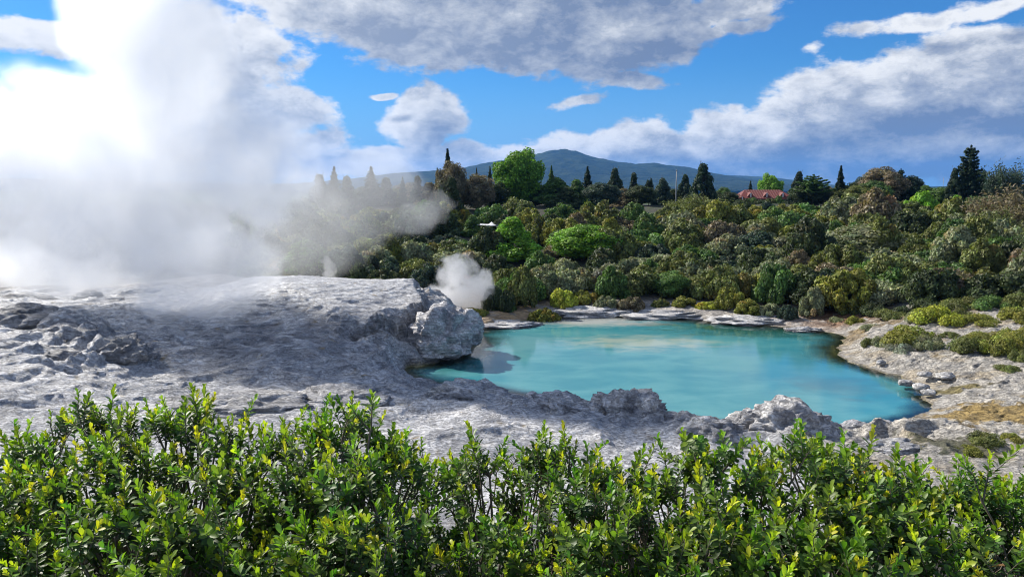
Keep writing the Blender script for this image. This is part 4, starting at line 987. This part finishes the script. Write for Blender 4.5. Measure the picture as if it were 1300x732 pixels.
# one leaf, along +Y, up +Z : obovate, folded at the midrib, curved
def leaf_arr():
    ys = [0, .30, .62, .86]; ws = [.03, .13, .205, .165]
    V = [(0, 0, 0)]
    for y_, w_ in zip(ys[1:], ws[1:]):
        z_ = -.10 * y_ ** 2
        V += [(-w_, y_, z_ + w_ * .38), (0, y_, z_), (w_, y_, z_ + w_ * .38)]
    V.append((0, 1, -.13)); T = [[0, 2, 1], [0, 3, 2]]
    for k in (0, 1):
        b = 1 + 3 * k
        T += [[b, b + 1, b + 4], [b, b + 4, b + 3], [b + 1, b + 2, b + 5], [b + 1, b + 5, b + 4]]
    T += [[7, 8, 10], [8, 9, 10]]
    return np.array(V, float), np.array(T)
LV, LT = leaf_arr()
rs = np.random.default_rng(77)
def make_shoot(r, kind):
    "leaf transforms for one upright shoot: base, axis dir(Y of leaf), normal, length, colour"
    L = r.uniform(.11, .20); n = int(L / .0046 * r.uniform(.8, 1.0)); out = []; col = []; 
    bend = r.normal(0, .12, 2)
    for i in range(n):
        f = i / (n - 1); a_ = i * 2.39996 + r.normal(0, .15); z = L * f
        bx, by = bend * f * f * L
        young = f > .77
        tilt = R(78 - 50 * f ** 1.5 + r.normal(0, 9)) if not young else R(r.uniform(8, 42))     # from the stem axis
        ln = (.032 * (.75 + .45 * math.sin(min(1, f * 1.15) * 2.4)) if not young else r.uniform(.022, .034)) * r.uniform(.8, 1.15)
        d = np.array([math.cos(a_) * math.sin(tilt), math.sin(a_) * math.sin(tilt), math.cos(tilt)])
        up = np.array([-math.cos(a_) * math.cos(tilt), -math.sin(a_) * math.cos(tilt), math.sin(tilt)]) + r.normal(0, .18, 3)
        side = np.cross(d, up); side /= np.linalg.norm(side); up = np.cross(side, d)
        out.append((np.array([bx, by, z]), side, d, up, ln * (1 if not young else 1)))
        if young: cc = np.array([.44, .48, .037]) * r.uniform(.75, 1.2) if kind else np.array([.20, .31, .035]) * r.uniform(.8, 1.2)
        elif f > .62: cc = np.array([.14, .24, .028]) * r.uniform(.7, 1.25)
        else: cc = np.array([.058, .112, .024]) * r.uniform(.6, 1.35)
        col.append((cc, young))
    Bp = np.array([o[0] for o in out]); S = np.array([o[1] for o in out]); D = np.array([o[2] for o in out]); U = np.array([o[3] for o in out]); Ln = np.array([o[4] for o in out])
    V = Bp[:, None, :] + (LV[None, :, 0:1] * S[:, None, :] * 1.15 + LV[None, :, 1:2] * D[:, None, :] + LV[None, :, 2:3] * U[:, None, :]) * Ln[:, None, None]
    cl = np.repeat(np.array([c[0] for c in col])[:, None, :], len(LV), 1); yg = np.array([c[1] for c in col])
    return V, cl, yg, L, bend
SHOOTS = [make_shoot(rs, i % 3 != 0) for i in range(16)]
SKY = np.array([(-120,560),(0,548),(35,540),(70,520),(95,490),(110,486),(130,492),(150,497),(165,505),(185,500),(210,500),(240,498),(265,508),(290,525),(320,530),(345,522),(370,515),(400,516),(425,510),(440,500),(450,492),(462,505),(480,535),(510,545),(545,568),(575,560),(595,546),(620,550),(650,556),(690,548),(725,540),(750,552),(780,568),(820,572),(850,572),(875,553),(900,546),(925,562),(950,560),(980,550),(1010,550),(1060,550),(1085,556),(1110,568),(1150,568),(1180,580),(1220,584),(1260,580),(1300,584),(1420,580)], float)
Y0 = 3.45
def top_z(x, y, r=None):
    px = 650 + F * (x / y) / 1.0 * .985
    py = np.interp(px, SKY[:, 0], SKY[:, 1])
    zs = on_y(650, py, Y0)[2] if np.isscalar(py) else None
    return zs
roots = []
xs_ = np.linspace(-2.9, 2.9, 15)
for i, x in enumerate(xs_): roots.append((x + rs.uniform(-.08, .08), 2.75 + .5 * (i % 2) + rs.uniform(-.12, .12)))
labels = ['dark leafy shrub filling the lower left corner', 'tall dark shrub whose crown rises highest at the left', 'shrub with yellow-green tips between the tallest crown and its dark gap', 'shrub with a dark open heart showing thin bare stems', 'glossy shrub under the wide crinkled rock swell',
  'shrub with rows of bright tips left of the lone upright sprig', 'shrub carrying the lone upright sprig above its neighbours', 'shrub with bare twigs and orange leaves under the low dip of the hedge', 'bright-tipped shrub below the flat grey ledge rock', 'shrub with yellowish lower leaves below the low cracked boulder',
  'thin shrub with grey twigs under the jagged pale boulder', 'shrub with pinkish red leaves below the knobbly boulder', 'fullest yellow-tipped shrub below the big domed outcrop', 'shrub of long narrow leaves below the small dark upright rock', 'open shrub with pale ground showing through in the right corner']
NH = 1750; parts = [dict(L=[], C=[], YL=[], YC=[], st=MB(), R=[], RC=[]) for _ in roots]
cnt = 0; tries = 0; placed = []; nsh = 0
SPRIG = [(450, 492, 3.3), (462, 506, 3.3), (104, 492, 3.4), (132, 497, 3.45), (876, 548, 3.2), (1012, 548, 3.3), (930, 552, 3.3), (1240, 572, 3.2), (730, 538, 3.4)]
while cnt < NH and tries < 60000:
    tries += 1
    y = rs.uniform(2.1, 3.78); x = rs.uniform(-.86, .86) * y
    px = 650 + F * x / y * .98
    skirt = cnt >= NH - 260; layer = skirt or rs.random() < .46
    if skirt: y = rs.uniform(3.2, 3.85); x = rs.uniform(-.86, .86) * y
    nz = noise2(x * 2.0, y * 2.4, 5) * .8 + noise2(x * 5, y * 5, 6) * .35
    if not skirt and nz < -.25 and rs.random() < (.85 if layer else .6): continue
    if px > 1120 and y < 3.1 and rs.random() < .55: continue
    if 760 < px < 880 and rs.random() < .35: continue
    pys = np.interp(px, SKY[:, 0], SKY[:, 1]); zt = on_y(px, pys + 4, Y0)[2]
    zt = zt - (Y0 - y) * .15 if y < Y0 else zt - (y - Y0) * .55
    zt += .17 * nz * min(1, abs(Y0 - y) * 3) - abs(rs.normal(0, .03))
    if skirt: zt -= rs.uniform(.15, .85)
    elif layer: zt -= rs.uniform(.10, .60)
    else:
        if any((x - a) ** 2 + (y - b) ** 2 < .058 ** 2 for a, b in placed): continue
        placed.append((x, y))
    if cnt < len(SPRIG):
        q_ = SPRIG[cnt]; w_ = on_y(*q_); x, y, zt = w_; layer = False; skirt = False
    k = int(np.argmin([(x - a) ** 2 + .25 * (y - b) ** 2 + .05 * noise2(x * 3, y * 3, i) for i, (a, b) in enumerate(roots)]))
    P = parts[k]; ns = rs.integers(2, 6) if not layer else rs.integers(1, 4)
    tone = rs.uniform(.75, 1.25); yellowish = rs.random() < .75
    head = np.array([(x - roots[k][0]) * .5 - .10, (y - roots[k][1]) * .35 - .12, 1.0]) + rs.normal(0, .22 if not layer else .45, 3) * [1, 1, 0]
    head /= np.linalg.norm(head); hb = np.array([x, y, zt]) - head * .21
    g = np.array([roots[k][0] + rs.normal(0, .06), roots[k][1] + rs.normal(0, .06), ground_z(*roots[k]) - .03])
    m1 = g + (hb - g) * .45 + np.array([rs.normal(0, .09), rs.normal(0, .09), .12]); tt = np.linspace(0, 1, 7)[:, None]
    crv = (1 - tt) ** 2 * g + 2 * tt * (1 - tt) * m1 + tt ** 2 * hb + np.r_[[[0, 0, 0]], rs.normal(0, .014, (5, 3)), [[0, 0, 0]]]
    P['st'].tube(crv, np.linspace(.0095, .0045, 7), 5, cap=False)
    a0 = rs.uniform(0, 6.28)
    for j in range(ns):
        SV, SC, yg, L, bend = SHOOTS[rs.integers(16)]
        aj = a0 + j * 6.283 / ns + rs.normal(0, .3); spread = rs.uniform(.15, .62) if ns > 1 else 0
        lean = head + np.array([math.cos(aj), math.sin(aj), 0]) * spread; lean /= np.linalg.norm(lean); aa = rs.uniform(0, 6.28)
        s_ = np.cross(lean, [math.cos(aa), math.sin(aa), 0]); s_ /= np.linalg.norm(s_); t_ = np.cross(lean, s_); M = np.stack([s_, t_, lean], 0)
        sc = rs.uniform(.68, 1.25) * (1.12 if px > 860 else 1.0)
        base = hb + lean * .035
        W_ = (SV.reshape(-1, 3) @ M * sc + base).reshape(SV.shape)
        Cc = SC * np.array([rs.uniform(.85, 1.25), 1, rs.uniform(.8, 1.3)]) * tone * rs.uniform(.85, 1.15)
        y2 = yg.copy()
        if not yellowish or layer: Cc[yg] *= np.array([.45, .66, .8])
        P['L'].append(W_[~y2]); P['C'].append(Cc[~y2]); P['YL'].append(W_[y2]); P['YC'].append(Cc[y2])
        tip = base + lean * L * sc * .97 + (np.array([bend[0], bend[1], 0]) * L) @ M * sc
        P['st'].tube([hb - head * .01, base + lean * L * .4, tip], [.0035, .0028, .0012], 4, cap=False); nsh += 1
    cnt += 1
print('heads', cnt, 'shoots', nsh, tries)
WM = [((.42, .035, .02), 'red_leaf'), ((.55, .20, .02), 'orange_leaf'), ((.50, .42, .03), 'yellow_leaf'), ((.20, .10, .04), 'brown_leaf')]
for k, P in enumerate(parts):
    if not P['L']: continue
    g = (roots[k][0], roots[k][1], ground_z(*roots[k]))
    root = obj('leathery_shrub', None, loc=g, label=labels[k], category='shrub', group='glossy shrubs along the viewpoint')
    off = np.array(g)
    for key, ck, nm in (('L', 'C', 'leaves'), ('YL', 'YC', 'young_leaves')):
        V = np.concatenate(P[key]); c = np.concatenate(P[ck]); n = len(V)
        if not n: continue
        T = (LT[None] + (np.arange(n) * len(LV))[:, None, None]).reshape(-1, 3)
        obj(nm, mk_mesh(nm, V.reshape(-1, 3) - off, T, True, {'col': c.reshape(-1, 3)}, [LEAFM]), root)
    P['st'].V = [v - off for v in P['st'].V]; obj('stems', P['st'].mesh('stems', STEM), root)
    # bare dead twigs
    for _ in range(8):
        mb = MB(); a = np.array([rs.normal(0, .22), rs.normal(0, .18) - .1, .45 + rs.uniform(0, .35)]); d = rs.normal(size=3) * [1, .6, .5] + [0, -.2, .8]; d /= np.linalg.norm(d); pts = [a]
        for _ in range(5): pts.append(pts[-1] + d * .065); d = d + rs.normal(0, .28, 3); d /= np.linalg.norm(d)
        mb.tube(pts, np.linspace(.0035, .001, 6), 4, cap=False)
        for q in (2, 3): mb.tube([pts[q], pts[q] + (d + rs.normal(0, .7, 3)) * .06], [.002, .0008], 3, cap=False)
        obj('dead_twig', mb.mesh('dead_twig', STEM), root)
    for _ in range(9):
        cw, nm = WM[rs.integers(4)]
        src = np.concatenate(P['L']); L0 = src[rs.integers(len(src))]; 
        if L0[:, 2].mean() < 8.5: continue
        c0 = L0.mean(0); V = (L0 - c0) * 1.4 + c0 + [0, -.012, .008]
        obj(nm, mk_mesh(nm, V - off, LT, True, {'col': np.tile(cw, (len(LV), 1))}, [LEAFM]), root)
# ------------------------------------------------------------ air
hz, t, o_ = new_mat('haze')
pv = t.node('ShaderNodeVolumePrincipled', ins={'Color': (.12, .42, 1.0, 1), 'Density': .00006, 'Anisotropy': .2}); t.l.new(pv.outputs[0], o_.inputs['Volume'])
m = MB(); m.box((0, 6000, 180), (15000, 7500, 200))
# bottom two metres below the lowest ground, top above the summit
m.V = [np.array([[x, y, -4.0 if z < 100 else 420.0] for x, y, z in m.V[0]])]
obj('haze', m.mesh('haze', hz, False), kind='stuff')
